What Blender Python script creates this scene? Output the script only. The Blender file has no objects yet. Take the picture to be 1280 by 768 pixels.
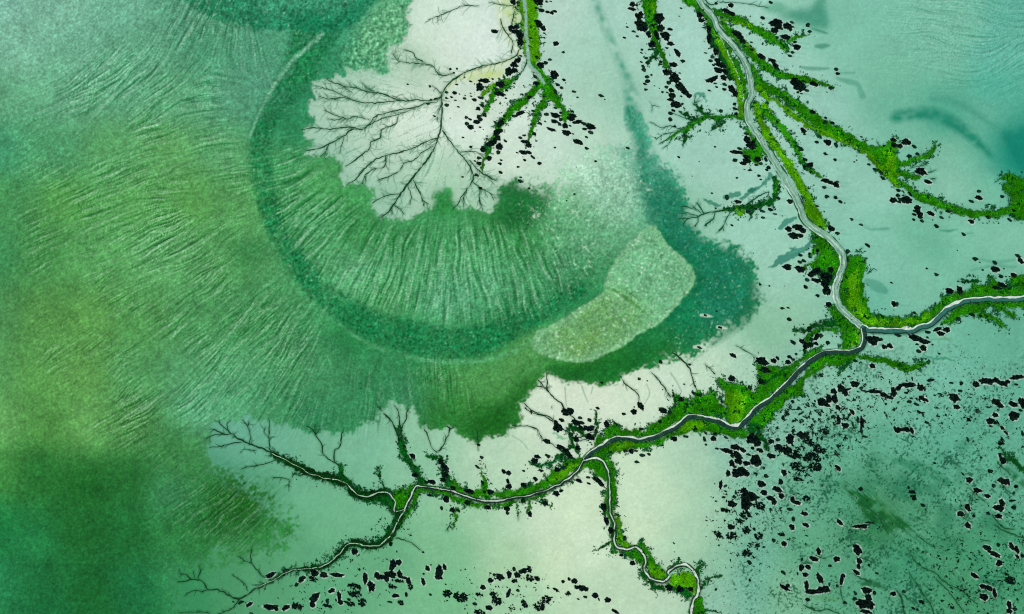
import bpy, math
import numpy as np

# ---------------------------------------------------------------- map scale
# The tidal flat is laid out on a map in "map units" (u to the east, v to the
# south, 0.5 m each); the origin of the world is the middle of the map.
S = 0.5
RNG = np.random.default_rng(11)
EXPO = 0.66            # view exposure
KLIGHT = np.array([2.0, 2.04, 2.16])           # how much brighter a sunlit surface shows than its albedo


def W(u, v):
    return (np.asarray(u, float) - 640.0) * S, (384.0 - np.asarray(v, float)) * S


def lin(c):
    c = np.asarray(c, float) / 255.0
    return np.where(c <= 0.04045, c / 12.92, ((c + 0.055) / 1.055) ** 2.4)


def alb(c):
    return lin(c) / KLIGHT


# ---------------------------------------------------------------- curves
def catmull(pts, step=2.0, closed=False):
    p = np.asarray(pts, float)
    if closed:
        q = np.vstack([p[-1], p, p[0], p[1]])
    else:
        q = np.vstack([2 * p[0] - p[1], p, 2 * p[-1] - p[-2]])
    out = []
    n = len(q) - 3
    for i in range(n):
        a, b, c, d = q[i], q[i + 1], q[i + 2], q[i + 3]
        L = np.hypot(*(c - b)[:2])
        m = max(1, int(round(L / step)))
        t = (np.arange(m) / m)[:, None]
        out.append(0.5 * ((2 * b) + (c - a) * t + (2 * a - 5 * b + 4 * c - d) * t ** 2 + (3 * b - a - 3 * c + d) * t ** 3))
    out = np.vstack(out)
    if not closed:
        out = np.vstack([out, p[-1]])
    return out


def P(s):
    """'x y x y ...' or 'x,y x,y' -> array of points"""
    a = np.array([float(t) for t in s.replace(',', ' ').split()])
    return a.reshape(-1, 2)


def PW(s):
    """'x y w  x y w ...' -> array of points with a width"""
    a = np.array([float(t) for t in s.replace(',', ' ').split()])
    return a.reshape(-1, 3)


# ---------------------------------------------------------------- the map grid
U0, U1, V0, V1 = -100, 1380, -90, 858
us = np.arange(U0, U1 + 1.0)
vs = np.arange(V0, V1 + 1.0)
NX, NY = len(us), len(vs)
UU, VV = np.meshgrid(us, vs)


def blur(a, s):
    """three box passes, about a gaussian of sigma s"""
    if s < 0.3:
        return a
    if s < 1.2:
        t = s * s / 4
        for _ in range(2):
            for ax in (0, 1):
                a = (1 - 2 * t) * a + t * (np.roll(a, 1, ax) + np.roll(a, -1, ax))
        return a
    r = max(1, int(round((math.sqrt(4 * s * s + 1) - 1) / 2)))
    for _ in range(3):
        for ax in (0, 1):
            p = np.pad(a, [(r + 1, r) if k == ax else (0, 0) for k in range(2)], mode='edge')
            c = np.cumsum(p, axis=ax)
            n = a.shape[ax]
            hi = np.take(c, np.arange(2 * r + 1, 2 * r + 1 + n), axis=ax)
            lo = np.take(c, np.arange(0, n), axis=ax)
            a = (hi - lo) / (2 * r + 1)
    return a


def noise(s, seed):
    a = blur(np.random.default_rng(seed).standard_normal((NY, NX)), s)
    return (a - a.mean()) / a.std()


def bilin(a, u, v):
    x = np.clip(np.asarray(u, float) - U0, 0, NX - 1.001)
    y = np.clip(np.asarray(v, float) - V0, 0, NY - 1.001)
    i, j = x.astype(int), y.astype(int)
    fx, fy = x - i, y - j
    return (a[j, i] * (1 - fx) + a[j, i + 1] * fx) * (1 - fy) + (a[j + 1, i] * (1 - fx) + a[j + 1, i + 1] * fx) * fy


JAG = {}


def jag(scale, seed):
    k = (scale, seed)
    if k not in JAG:
        JAG[k] = (noise(scale, 900 + seed), noise(scale, 950 + seed))
    return JAG[k]


def poly(pts, soft=0.8, rag=0.0, ragscale=2.0, smooth=True):
    """coverage mask of a closed outline, with a ragged edge"""
    p = catmull(P(pts) if isinstance(pts, str) else pts, 4.0, True) if smooth else (P(pts) if isinstance(pts, str) else pts)
    x, y = p[:, 0], p[:, 1]
    x2, y2 = np.roll(x, -1), np.roll(y, -1)
    m = np.zeros((NY, NX))
    for j in range(max(0, int(y.min() - V0)), min(NY, int(y.max() - V0) + 2)):
        yy = vs[j] + 1e-4
        k = (y <= yy) != (y2 <= yy)
        if not k.any():
            continue
        xs = np.sort(x[k] + (yy - y[k]) * (x2[k] - x[k]) / (y2[k] - y[k]))
        for a, b in zip(xs[0::2], xs[1::2]):
            i0, i1 = int(math.ceil(a - U0)), int(math.floor(b - U0))
            if i1 >= 0 and i0 < NX:
                m[j, max(0, i0):min(NX, i1 + 1)] = 1.0
    if rag > 0:
        n1, n2 = jag(ragscale, 1)
        m3, m4 = jag(ragscale * 3, 2)
        iu = np.clip(np.rint(UU - U0 + rag * (n1 + 0.8 * m3)).astype(int), 0, NX - 1)
        iv = np.clip(np.rint(VV - V0 + rag * (n2 + 0.8 * m4)).astype(int), 0, NY - 1)
        m = m[iv, iu]
    return np.clip(blur(m, soft), 0, 1)


def line(pw, soft=0.7, out=None):
    """coverage of a stroke of varying width (pw: x y w)"""
    q = catmull(pw, 3.0)
    m = np.zeros((NY, NX)) if out is None else out
    for a, b in zip(q[:-1], q[1:]):
        wmax = max(a[2], b[2]) / 2 + soft + 1
        i0 = int(math.floor(min(a[0], b[0]) - wmax - U0)); i1 = int(math.ceil(max(a[0], b[0]) + wmax - U0)) + 1
        j0 = int(math.floor(min(a[1], b[1]) - wmax - V0)); j1 = int(math.ceil(max(a[1], b[1]) + wmax - V0)) + 1
        i0, j0, i1, j1 = max(i0, 0), max(j0, 0), min(i1, NX), min(j1, NY)
        if i0 >= i1 or j0 >= j1:
            continue
        X, Y = UU[j0:j1, i0:i1], VV[j0:j1, i0:i1]
        d = b[:2] - a[:2]
        L2 = max(1e-6, d @ d)
        t = np.clip(((X - a[0]) * d[0] + (Y - a[1]) * d[1]) / L2, 0, 1)
        dist = np.hypot(X - a[0] - t * d[0], Y - a[1] - t * d[1])
        w = (a[2] + (b[2] - a[2]) * t) / 2
        k = np.clip((w - dist) / soft + 0.5, 0, 1)
        m[j0:j1, i0:i1] = np.maximum(m[j0:j1, i0:i1], k)
    return m


def field(ctrl, power=2.0, r0=22.0):
    """smooth field through scattered control rows (x, y, values...)"""
    c = np.asarray(ctrl, float)
    gu = np.arange(U0, U1 + 10, 10.0); gv = np.arange(V0, V1 + 10, 10.0)
    GU, GV = np.meshgrid(gu, gv)
    num = np.zeros(GU.shape + (c.shape[1] - 2,)); den = np.zeros(GU.shape)
    for r in c:
        w = 1.0 / ((GU - r[0]) ** 2 + (GV - r[1]) ** 2 + r0 * r0) ** power
        num += w[..., None] * r[2:]; den += w
    g = num / den[..., None]
    x = (UU - U0) / 10; y = (VV - V0) / 10
    i = np.minimum(x.astype(int), len(gu) - 2); j = np.minimum(y.astype(int), len(gv) - 2)
    fx = (x - i)[..., None]; fy = (y - j)[..., None]
    return (g[j, i] * (1 - fx) + g[j, i + 1] * fx) * (1 - fy) + (g[j + 1, i] * (1 - fx) + g[j + 1, i + 1] * fx) * fy
# ================================================================= GROUND COLOURS
# wet algae-covered mud (u, v, r, g, b as it looks in full sun)
GREEN = [
 (0,0,126,184,162),(80,10,128,190,162),(160,10,110,176,146),(230,20,90,160,128),(20,60,122,184,154),(100,60,112,178,146),(180,60,100,170,134),
 (260,60,80,158,118),(310,60,84,158,124),(0,120,98,168,126),(80,120,104,174,134),(150,110,100,172,132),(220,120,94,168,122),(290,120,92,166,128),
 (0,190,66,150,106),(70,190,80,158,106),(140,190,92,166,102),(210,190,98,170,98),(280,190,92,166,108),(0,250,74,152,88),(80,250,86,160,80),
 (168,255,92,166,90),(240,250,92,164,84),(295,250,88,160,90),(0,320,62,140,84),(50,320,76,150,80),(120,320,92,168,96),(200,320,98,172,104),(270,320,86,158,92),
 (0,400,78,146,84),(50,400,86,148,74),(110,400,94,160,80),(180,400,86,158,86),(250,400,80,156,92),(310,400,72,150,88),(0,470,88,158,90),(40,470,88,154,76),
 (100,470,96,158,80),(170,470,82,154,90),(230,470,88,164,108),(300,460,92,172,116),(360,450,76,154,98),(0,530,100,166,92),(60,530,84,152,72),(110,530,108,176,96),
 (160,530,84,150,80),(250,510,96,176,130),(300,500,88,170,120),(350,500,66,146,94),(400,480,72,152,98),(430,510,60,142,92),(480,480,52,134,82),(0,590,64,138,64),
 (50,590,36,110,46),(108,605,28,100,38),(160,600,36,112,48),(220,570,60,132,70),(210,620,60,136,88),(0,660,28,120,62),(40,680,36,128,70),(100,660,32,108,46),
 (160,660,30,108,50),(230,650,44,124,62),(0,730,40,134,80),(60,730,30,110,56),(110,740,26,100,44),(170,740,28,112,62),(230,720,52,134,82),(60,770,26,110,60),
 (280,640,30,100,36),(310,625,28,98,28),(330,665,44,124,60),(300,690,62,138,78),(250,690,46,126,62),(350,650,48,126,60),
 (350,60,78,158,120),(330,110,94,168,136),(420,100,44,134,90),(470,40,96,172,122),(430,20,50,142,104),(400,120,40,134,88),(360,150,44,138,88),
 (350,220,70,158,96),(400,230,82,166,96),(440,240,62,146,78),(400,280,84,166,108),(450,290,60,146,78),(500,290,62,148,84),(560,285,66,152,90),(620,270,50,136,66),
 (660,255,28,112,54),(450,340,104,182,130),(520,340,92,176,118),(590,320,94,178,118),(660,300,50,134,68),(620,360,96,178,128),(560,380,110,188,148),(480,380,86,168,104),
 (660,350,78,160,104),(700,330,80,160,108),(560,400,70,156,96),(520,425,36,130,72),(600,430,30,128,68),(450,410,34,128,68),(640,400,34,128,72),(690,370,56,148,92),
 (700,250,128,196,146),(740,220,170,217,188),(720,205,184,222,196),(780,230,164,212,184),(780,260,150,206,170),(740,300,104,178,128),(790,300,96,170,122),(700,290,96,172,118),(760,340,60,146,88),(730,370,40,134,76),
 (560,480,64,148,78),(600,470,74,154,80),(640,460,84,158,88),(660,430,96,164,92),(580,500,50,128,50),(630,500,32,108,36),(610,530,30,104,32),(560,525,40,120,48),(660,490,36,112,36),
 (500,500,60,144,98),(450,520,46,130,80),(390,520,48,132,86),
 (830,250,30,130,96),(860,290,16,120,78),(900,330,20,124,82),(930,350,20,118,74),(900,370,20,126,84),(860,400,16,128,84),(920,390,26,118,78),(820,430,26,122,66),(870,420,28,120,72),
 (770,450,30,116,44),(720,462,40,120,40),(830,440,30,112,44),(790,160,90,170,140),(820,220,60,150,120),
]
# bare pale mud
PALE = [
 (560,60,216,234,218),(530,30,208,230,212),(600,60,216,234,222),(520,80,176,208,180),(440,110,170,206,182),(450,160,184,214,192),(500,150,216,234,216),(560,110,198,220,200),(600,120,204,222,204),
 (420,190,160,202,178),(480,200,186,216,192),(540,150,218,236,220),(540,220,176,212,184),(480,240,150,196,168),(590,160,218,236,222),(610,200,204,226,206),(560,230,168,208,176),(600,240,158,202,172),
 (640,200,208,228,210),(650,160,210,230,214),(690,30,180,214,198),(720,80,164,208,186),(760,60,158,204,182),(690,120,188,220,204),(730,120,164,206,182),(690,180,196,224,206),(730,180,180,216,192),(660,225,190,220,196),
 (780,120,150,200,176),(780,30,166,210,194),(850,60,164,210,194),(870,90,166,212,196),(840,110,158,206,186),(890,190,158,206,188),(910,230,162,210,190),(880,260,140,194,166),(940,300,156,208,186),(1000,310,152,206,182),
 (970,350,150,200,176),(980,410,142,196,164),(960,420,132,188,152),(1000,450,150,202,180),(940,460,170,210,184),(880,460,186,216,188),(850,480,200,224,200),(800,490,206,226,200),(700,500,214,230,206),(740,500,216,232,208),(680,530,208,228,204),
 (720,540,202,224,200),(660,570,190,218,188),(620,580,176,212,180),(560,560,150,200,166),(520,580,134,192,156),(600,560,182,214,184),(450,560,120,184,150),(400,570,112,178,144),(350,560,106,176,144),(300,550,104,174,146),(280,590,80,156,120),
 (380,620,106,176,136),(440,640,112,180,140),(330,620,80,154,112),(420,660,106,176,132),(380,690,92,164,120),(340,690,86,158,112),(320,740,82,156,110),(280,720,72,148,100),(240,740,54,140,88),(400,740,92,168,122),(480,700,102,174,128),(560,680,124,188,142),(560,740,116,184,136),
 (600,650,152,200,160),(640,640,182,217,184),(680,650,202,226,196),(720,640,208,230,196),(700,700,202,226,190),(640,700,168,208,166),(640,750,158,204,164),(740,740,184,216,182),(790,740,186,216,184),(740,690,204,228,198),
 (800,600,200,226,194),(828,625,188,219,186),(800,660,198,224,190),(860,580,170,208,178),(880,640,164,206,174),(860,680,170,210,176),(900,700,140,192,160),(840,740,186,216,186),(900,750,140,192,166),(940,700,108,176,150),(940,740,112,178,152),
 (920,560,140,194,170),(960,600,120,184,156),(940,640,122,184,156),(1000,520,124,184,160),(1040,500,128,188,162),(1080,480,124,188,162),(1060,560,100,176,144),(1000,620,100,170,138),(1060,620,80,156,120),(1000,680,92,164,128),(980,740,124,184,146),(1040,720,86,160,124),
 (1100,600,76,150,112),(1100,650,52,124,76),(1150,600,78,156,122),(1120,560,96,172,142),(1180,560,92,172,144),(1150,520,110,182,156),(1200,620,92,168,134),(1150,650,80,156,116),(1180,690,68,146,104),(1140,700,64,150,112),(1100,740,86,162,126),(1200,740,70,148,104),
 (1240,700,66,152,110),(1260,600,94,168,138),(1230,560,92,170,140),(1260,520,98,174,148),(1180,470,116,186,162),(1220,440,104,178,152),(1260,420,100,174,146),(1120,470,126,190,164),(1150,430,120,190,162),(1110,440,128,192,166),
 (950,30,162,210,192),(990,20,140,200,176),(1000,90,156,206,188),(1040,60,132,196,172),(1050,30,124,192,168),(1100,30,124,192,168),(1150,30,124,192,168),(1200,30,122,190,166),(1260,20,98,180,158),(1040,130,146,200,182),(1080,110,124,190,164),(1120,90,118,188,160),
 (1180,80,120,188,162),(1240,70,102,184,164),(1240,110,80,176,152),(1180,120,92,174,146),(1110,130,104,178,150),(1230,140,104,180,154),(1180,150,60,156,126),(1260,180,40,144,120),(1220,180,92,174,146),(1270,200,16,134,112),(1200,200,122,190,164),(1140,170,120,190,164),
 (1060,170,138,196,174),(1020,200,150,204,184),(1060,220,146,202,182),(1100,240,146,202,180),(1180,190,132,194,166),(1190,230,140,198,172),(1240,240,118,188,160),(1100,290,126,192,166),(1140,290,112,184,156),(1170,310,104,178,148),(1200,290,126,194,166),(1250,300,130,196,168),
 (1100,340,134,196,174),(1140,350,128,194,168),(1100,370,104,182,156),(1180,350,120,190,162),(1240,330,116,186,158),(1080,290,132,196,172),(1060,270,138,198,176),
 (1000,140,160,208,190),(960,190,160,208,190),(970,270,152,206,184),
]
gcol = lin(field(GREEN, 2.0, 27.0))
pcol = np.clip(lin(field(PALE, 2.0, 24.0)) * 1.04, 0, 0.9)

# --- where the algae lies over the mud
ALGAE = """-200,-200 516,-200 515,0 513,10 510,22 511,33 506,48 496,55 495,61 484,63 486,76 482,90 463,91 437,87 428,90 423,97 408,97 405,103 392,107 393,117 388,128 390,140
 393,153 380,160 379,164 388,170 389,180 381,190 392,192 403,200 415,195 425,199 425,207 428,218 433,229 445,231 455,236 466,238 466,256 473,272 480,277 503,277 506,269 520,264 530,267 541,260 543,246 553,238 565,238 569,250 577,262
 584,256 592,261 600,268 608,264 617,256 622,243 629,226 640,226 652,232 668,238 692,240 702,222 716,200 730,188 752,189 775,191 790,192 792,178 780,150 788,134 800,138 808,170 816,196 830,206 846,222 858,240 862,256
 853,274 862,288 880,294 893,306 915,306 923,316 942,324 947,339 944,352 948,372 948,388 926,402 907,411 893,432 872,436 862,447 833,450 815,458 800,463 783,468 770,476 748,480 730,478 707,477 697,472 688,466 674,473 672,482 665,491 655,502 650,512
 653,522 652,530 640,537 622,545 600,548 587,550 578,541 570,534 560,535 530,534 520,522 512,512 505,502 496,506 485,503 480,512 463,525 430,541 405,536 383,539 347,532 330,529 320,525 307,523 298,525 288,523 273,527 260,534 260,545 262,559 258,566
 262,580 285,592 300,600 318,598 330,612 342,630 330,650 352,644 372,655 360,675 320,700 290,690 262,700 240,715 225,722 220,740 215,900 -200,900"""
mA = poly(ALGAE, 1.0, 2.2, 2.0)
fz = poly("230,560 300,585 340,590 400,640 390,690 320,720 300,800 150,900 150,560", 8)
mA = mA * (1 - fz) + blur(mA, 13) * fz
fz2 = poly("770,185 830,190 870,235 850,262 890,290 940,310 965,350 960,400 900,440 860,460 820,470 815,430 880,390 880,330 800,250 760,230 680,260 640,235 690,205", 6)
mA = mA * (1 - fz2) + blur(mA, 6) * fz2
fz3 = poly('650,225 690,190 800,180 820,230 780,250 700,262', 8)
mA = mA * (1 - fz3) + blur(mA, 14) * fz3
n0, n3_ = noise(0.55, 7), noise(1.0, 1)
mA = np.clip((blur(mA, 2.4) - 0.5) * 1.4 + 0.5 + (0.42 * n3_ + 0.26 * noise(2.6, 8)) * np.clip(4 * blur(mA, 2.5) * (1 - blur(mA, 2.5)), 0, 1), 0, 1)
col = gcol * mA[..., None] + pcol * (1 - mA[..., None])


def over(c, m):
    global col
    c = lin(c)
    col = col * (1 - m[..., None]) + c * m[..., None]


def mul(f, m):
    global col
    col = col * (1 + (f - 1) * m[..., None])


n3, n6, n15, n40 = noise(1.0, 1), noise(2.2, 2), noise(6, 3), noise(18, 4)

# --- the dark weed ring round the mud fan
ring = PW("""398,30,60 372,90,44 345,128,34 326,170,27 326,215,30 336,258,26 356,305,28 388,350,32 425,383,34 470,407,38 520,422,42 565,429,42 610,422,36 650,405,30 690,385,24 725,362,20""")
mring = line(ring, 5.0)
mring = np.clip(blur(mring, 2.5) * (0.86 + 0.14 * n6 + 0.10 * n15) - 0.10 * np.clip(n40, 0, 2), 0, 1)
over((20, 118, 66), mring * 0.92)
top = poly("215,-30 238,8 262,22 300,32 345,39 390,41 425,36 452,22 470,-30", 1.6, 1.5, 2.5)
over((24, 124, 84), top * 0.85)
over((70, 156, 118), poly("300,-20 330,14 352,20 372,8 430,12 440,-20", 5, 3, 4) * 0.55)
# paler rim of the outer fan along the ring
over((124, 190, 156), line(PW("402,43,5 386,58,4 366,76,4 350,96,4 336,118,4 322,146,3 312,172,2"), 4.0) * (0.8 + 0.18 * n6))
over((96, 178, 126), line(PW("392,380,3 420,402,4 452,425,4 486,440,4 530,450,5 570,453,6 610,449,6 650,436,5 680,416,4"), 4.0) * (0.42 + 0.15 * n6))
over((96, 176, 120), poly("360,80 380,90 372,130 350,150 345,120", 8) * 0.0)
# paler weed north of the fan
over((120, 190, 140), poly("440,60 470,10 508,0 508,44 482,60 478,86 440,84 428,84", 6) * np.clip(0.35 + 0.35 * n3, 0, 0.9))
# dark patches at the fan's foot
for p, c, k in (("540,268 543,246 553,239 566,240 571,262 556,270", (34, 122, 52), .8), ("616,262 622,244 632,228 668,240 690,244 672,276 630,284", (22, 104, 48), .75),
                ("330,245 352,250 356,276 338,270", (30, 118, 60), .4), ("274,286 296,300 330,300 318,330 290,330", (34, 118, 58), .5)):
    over(c, poly(p, 5, 2.5, 3) * k)
# band of deep water weed east of the sand bank, and the drain north of it
over((74, 160, 132), line(PW("744,0,8 752,22,9 762,48,9 772,72,10 784,100,12 790,128,18 795,160,20 812,200,26"), 8) * np.clip(0.55 + 0.25 * n6, 0, 1))
over((28, 122, 92), line(PW("786,138,8 793,160,14 800,178,12 808,215,24 830,260,46 850,300,44 880,330,60 905,350,70 900,380,60"), 10) * np.clip(0.62 + 0.2 * n6, 0, 1))
over((14, 116, 74), line(PW("826,290,10 846,316,14 868,338,16 872,362,14 856,378,10 836,398,10"), 4) * 0.75)
over((22, 104, 40), line(PW("690,462,14 720,468,18 760,464,20 800,448,18 836,436,12"), 7) * 0.7)
over((24, 100, 30), poly("648,498 640,520 610,540 590,530 640,500 655,470 668,475 662,492", 5, 3, 3) * 0.7)
over((26, 112, 74), line(PW("890,430,6 912,412,14 932,392,18 940,366,18 930,340,14"), 8) * 0.5)
# sand bank
BANK = "800,290 810,284 820,284 826,294 842,313 862,331 869,345 867,356 855,370 845,385 833,397 820,408 800,418 782,430 760,440 743,450 723,453 703,451 690,448 676,442 664,432 672,415 690,408 707,397 722,387 740,376 757,365 757,350 764,334 774,318"
mbank = poly(BANK, 1.0, 0.5, 2, False)
mbank = np.clip(mbank + 0.10 * n3 * 4 * mbank * (1 - mbank), 0, 1)
over((118, 190, 138), mbank * 0.92)
over((104, 160, 82), mbank * poly("664,432 700,400 757,364 800,390 812,398 790,425 740,455 690,452", 14) * (0.78 + 0.12 * n15))
over((140, 196, 146), mbank * (1 - blur(mbank, 4)) * 1.1)
over((82, 150, 66), line(PW("760,360,2.5 776,368,4 790,378,3 804,391,2"), 1.5) * mbank * 0.8)
over((70, 142, 60), line(PW("772,358,1.5 786,366,2.5 800,376,2"), 1.2) * mbank * 0.7)
# tongue joining the bank to the ring
over((86, 160, 86), poly("664,432 676,444 650,470 640,490 610,504 590,498 575,480 560,468 600,458 640,444", 7, 2, 3) * 0.6)
over((48, 128, 52), line(PW("640,490,5 648,470,6 664,452,5 690,452,4"), 4) * 0.5)
# curved bands in the east
over((34, 138, 110), line(PW("1120,146,14 1150,142,16 1180,148,16 1206,164,14 1226,182,10 1240,196,6"), 8) * np.clip(0.85 + 0.2 * n6, 0, 1))
over((70, 158, 130), line(PW("1165,124,5 1195,128,8 1220,142,8 1242,160,7 1256,180,6"), 7) * 0.7)
over((16, 132, 110), poly("1252,168 1266,164 1300,164 1300,220 1278,214 1264,200 1256,184", 3, 2, 3) * 0.85)
over((48, 142, 114), poly("973,22 985,14 1010,10 1016,0 1030,-6 1034,34 1010,30 990,25", 3, 1.5, 3) * 0.8)
over((96, 172, 140), poly("955,5 975,4 984,10 976,17 958,16", 2, 1, 2) * 0.8)
for s, k in (("1000,84,3 1015,86,5 1035,86,3", .6), ("1015,36,1.5 1025,39,3 1034,42,1.5", .9), ("1046,98,3 1060,102,7 1072,106,6 1078,120,8", .45), ("1020,58,4 1028,58,7 1036,57,3", .7), ("1050,91,1 1062,91.5,1.6 1068,91,.8", .8),
             ("1175,288,1 1185,289,3 1196,287,1", .8), ("1208,292,1 1216,291.5,2", .6), ("1080,284,1 1090,287,3 1110,286,4", .5), ("1084,352,8 1096,358,14 1106,364,8", .5), ("1224,324,2 1245,328,5 1268,325,2", .4), ("1214,338,2 1240,333,4 1270,334,3", .4)):
    over((46, 138, 108), line(PW(s), 2.5) * k)
# smears and streaks in the south-east flat
for s, c, k in (("1064,614,6 1082,630,16 1098,643,22 1114,653,18 1134,656,6", (26, 108, 46), .9), ("1078,612,6 1090,620,10 1110,640,10", (40, 124, 62), .6), ("1120,578,10 1140,582,14 1165,592,12 1185,604,8", (40, 132, 92), .7), ("1255,586,2 1264,590,6 1276,602,8 1290,612,6", (26, 112, 56), .9), ("1060,664,5 1076,673,9 1096,682,3", (40, 122, 76), .8),
                ("1078,730,4 1090,729,7 1106,735,4", (24, 98, 50), .9), ("1125,620,4 1140,626,8 1155,640,4", (34, 118, 66), .5), ("1130,690,10 1160,710,14 1200,740,16", (44, 128, 84), .4), ("1012,747,1.5 1030,748,4 1050,750,2", (88, 150, 90), .5)):
    over(c, np.clip(line(PW(s), 4.0) * (k + 0.45 * n6), 0, k))
col *= np.exp((0.015 + 0.04 * mA) * n15 + (0.012 + 0.025 * mA) * n40)[..., None]

# ================================================================= RELIEF
th = np.array([(150,100,38),(250,40,66),(300,70,92),(230,60,58),(288,104,172),(270,170,8),(200,220,14),(60,150,26),(100,60,40),(40,60,30),(120,290,25),(200,330,28),(270,330,33),(150,420,35),(240,420,41),(290,470,52),(320,410,42),(350,450,54),
               (400,460,70),(450,470,84),(500,480,96),(100,540,32),(200,560,32),(250,560,33),(300,640,42),(280,680,40),(330,330,38),(320,260,22),(315,210,4),(340,80,110),(360,60,120),(380,300,46),(420,250,40),(450,330,62),(500,330,76),(560,340,88),(600,320,102),
               (650,330,108),(690,360,112),(640,380,104),(420,350,58),(560,470,100),(1200,40,170),(1260,80,26),(1000,640,140),(1100,560,146),(1100,640,142),(1200,560,140),(1200,640,138),(1260,700,135),(1100,740,150),(1180,720,136),(1000,740,150),(1260,600,138),(1150,60,176),(1240,20,165),(700,240,160),(760,240,158),(740,400,130),(800,340,150),
               (430,112,160),(430,150,176),(430,188,26),(460,222,42),(490,245,55),(530,222,60),(560,230,92),(590,210,118),(590,245,100),(520,85,158),(500,110,170),(500,150,20),(480,180,28)], float)
tf = field(np.column_stack([th[:, :2], np.cos(np.radians(2 * th[:, 2])), np.sin(np.radians(2 * th[:, 2]))]), 2.0, 16.0)
tt = 0.5 * np.arctan2(tf[..., 1], tf[..., 0]) + 0.09 * noise(6, 23) + 0.06 * noise(2.5, 24)
DX, DY = np.cos(tt), -np.sin(tt)


def streaks(base, n=13, step=1.5):
    acc = base.copy()
    for sg in (1, -1):
        x, y = UU - U0, VV - V0
        dx, dy = DX * sg, DY * sg
        px, py = dx, dy
        for _ in range(n):
            x = np.clip(x + px * step, 0, NX - 1); y = np.clip(y + py * step, 0, NY - 1)
            i, j = x.astype(int), y.astype(int)
            acc += base[j, i]
            ndx, ndy = DX[j, i], DY[j, i]
            s = np.sign(ndx * px + ndy * py); s[s == 0] = 1
            px, py = ndx * s, ndy * s
    acc = acc - blur(acc, 7)
    return acc / (np.sqrt(blur(acc * acc, 9)) + 0.35 * acc.std()) * 1.3


st1 = streaks(noise(0.45, 21), 11)
st2 = streaks(noise(0.75, 22), 12)
r_out = poly("90,70 200,-10 330,40 385,52 340,100 308,180 312,270 352,345 410,405 480,447 580,462 600,505 420,530 270,530 190,580 100,530 50,420 20,250", 22)
r_out = r_out * np.clip(0.75 + 0.35 * n40, 0.15, 1.3)
r_in = poly("338,170 372,188 400,215 445,255 500,288 610,276 690,296 722,335 696,372 640,398 560,405 470,385 400,345 352,285 334,220", 11)
r_sw = poly("248,590 330,600 350,640 300,690 250,680 200,640", 16)
r_ne = poly("1120,-20 1300,-20 1300,100 1200,110 1130,70", 26)
r_fl = np.maximum(poly("648,250 700,240 720,210 790,195 812,240 770,290 745,330 730,360 690,350 676,300", 12), mbank)
g_ring = np.clip(mring + top + poly("420,85 440,40 500,0 512,0 505,60 480,90 430,95", 5), 0, 1)
g_teal = poly("800,210 850,240 870,290 950,320 950,390 880,430 820,450 850,390 880,340 830,280 790,230", 10)
g_ir = poly("340,170 480,280 620,280 700,240 760,300 700,400 560,440 420,400 330,290", 10)

r_se = poly("900,470 1000,470 1060,450 1300,470 1300,800 930,800 900,700 930,600", 22)
big = np.clip(0.95 + 0.25 * noise(14, 31), 0.55, 1.4)
amp1 = r_out * 1.25 * big + r_sw * 1.0 + r_ne * 0.8
amp2 = r_in * 1.5 * np.clip(big, 0.55, 1.4) + r_out * 0.8 * big
rip = amp1 * st1 + amp2 * st2
flk = np.clip(noise(1.1, 41) * 0.8 + 0.8 * st1 - 1.1, 0, 3)          # shell flecks and small mounds
flk2 = np.clip(noise(0.8, 42) - 1.15, 0, 2.5)
H = np.zeros((NY, NX))
H += 0.15 * rip * (1 + 0.25 * n3)
H += 0.10 * r_fl * flk
H += 0.04 * n3 * (0.25 + 1.0 * g_ring + 0.6 * g_teal + 0.7 * r_fl + 0.4 * g_ir + 0.25 * mA)
H += 0.05 * n6 * (g_ring + 0.4 * g_ir + 0.4 * r_fl)
H += 0.45 * blur(mbank, 1.5) + 0.02 * n15
# trough shade and crest highlights painted into the colour, with weed in the troughs
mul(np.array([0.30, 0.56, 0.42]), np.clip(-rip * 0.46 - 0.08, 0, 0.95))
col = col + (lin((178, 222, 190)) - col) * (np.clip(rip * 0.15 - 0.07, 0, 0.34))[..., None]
ff = np.clip((flk * 0.42 * r_fl) + flk2 * (0.24 * r_fl + 0.13 * g_ring + 0.2 * g_teal), 0, 0.75)
col = col + (lin((196, 232, 200)) - col) * ff[..., None]
mul(np.array([0.5, 0.72, 0.6]), np.clip(-n3 * (0.20 * g_ring + 0.10 * g_teal + 0.13 * g_ir + 0.14 * r_fl), 0, 0.8))
n0 = noise(0.55, 7)
col *= np.exp(n3 * (0.022 + 0.065 * mA + 0.07 * g_ring))[..., None] * np.exp((0.012 + 0.026 * mA) * n6)[..., None]
n0 = noise(0.55, 7)
txt = np.clip(0.030 + 0.105 * mA + 0.07 * g_ring + 0.06 * r_ne + 0.05 * r_se, 0, 0.2)
col *= np.exp(txt * n0)[..., None]
H += n0 * (0.004 + 0.026 * mA + 0.02 * g_ring)
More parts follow.
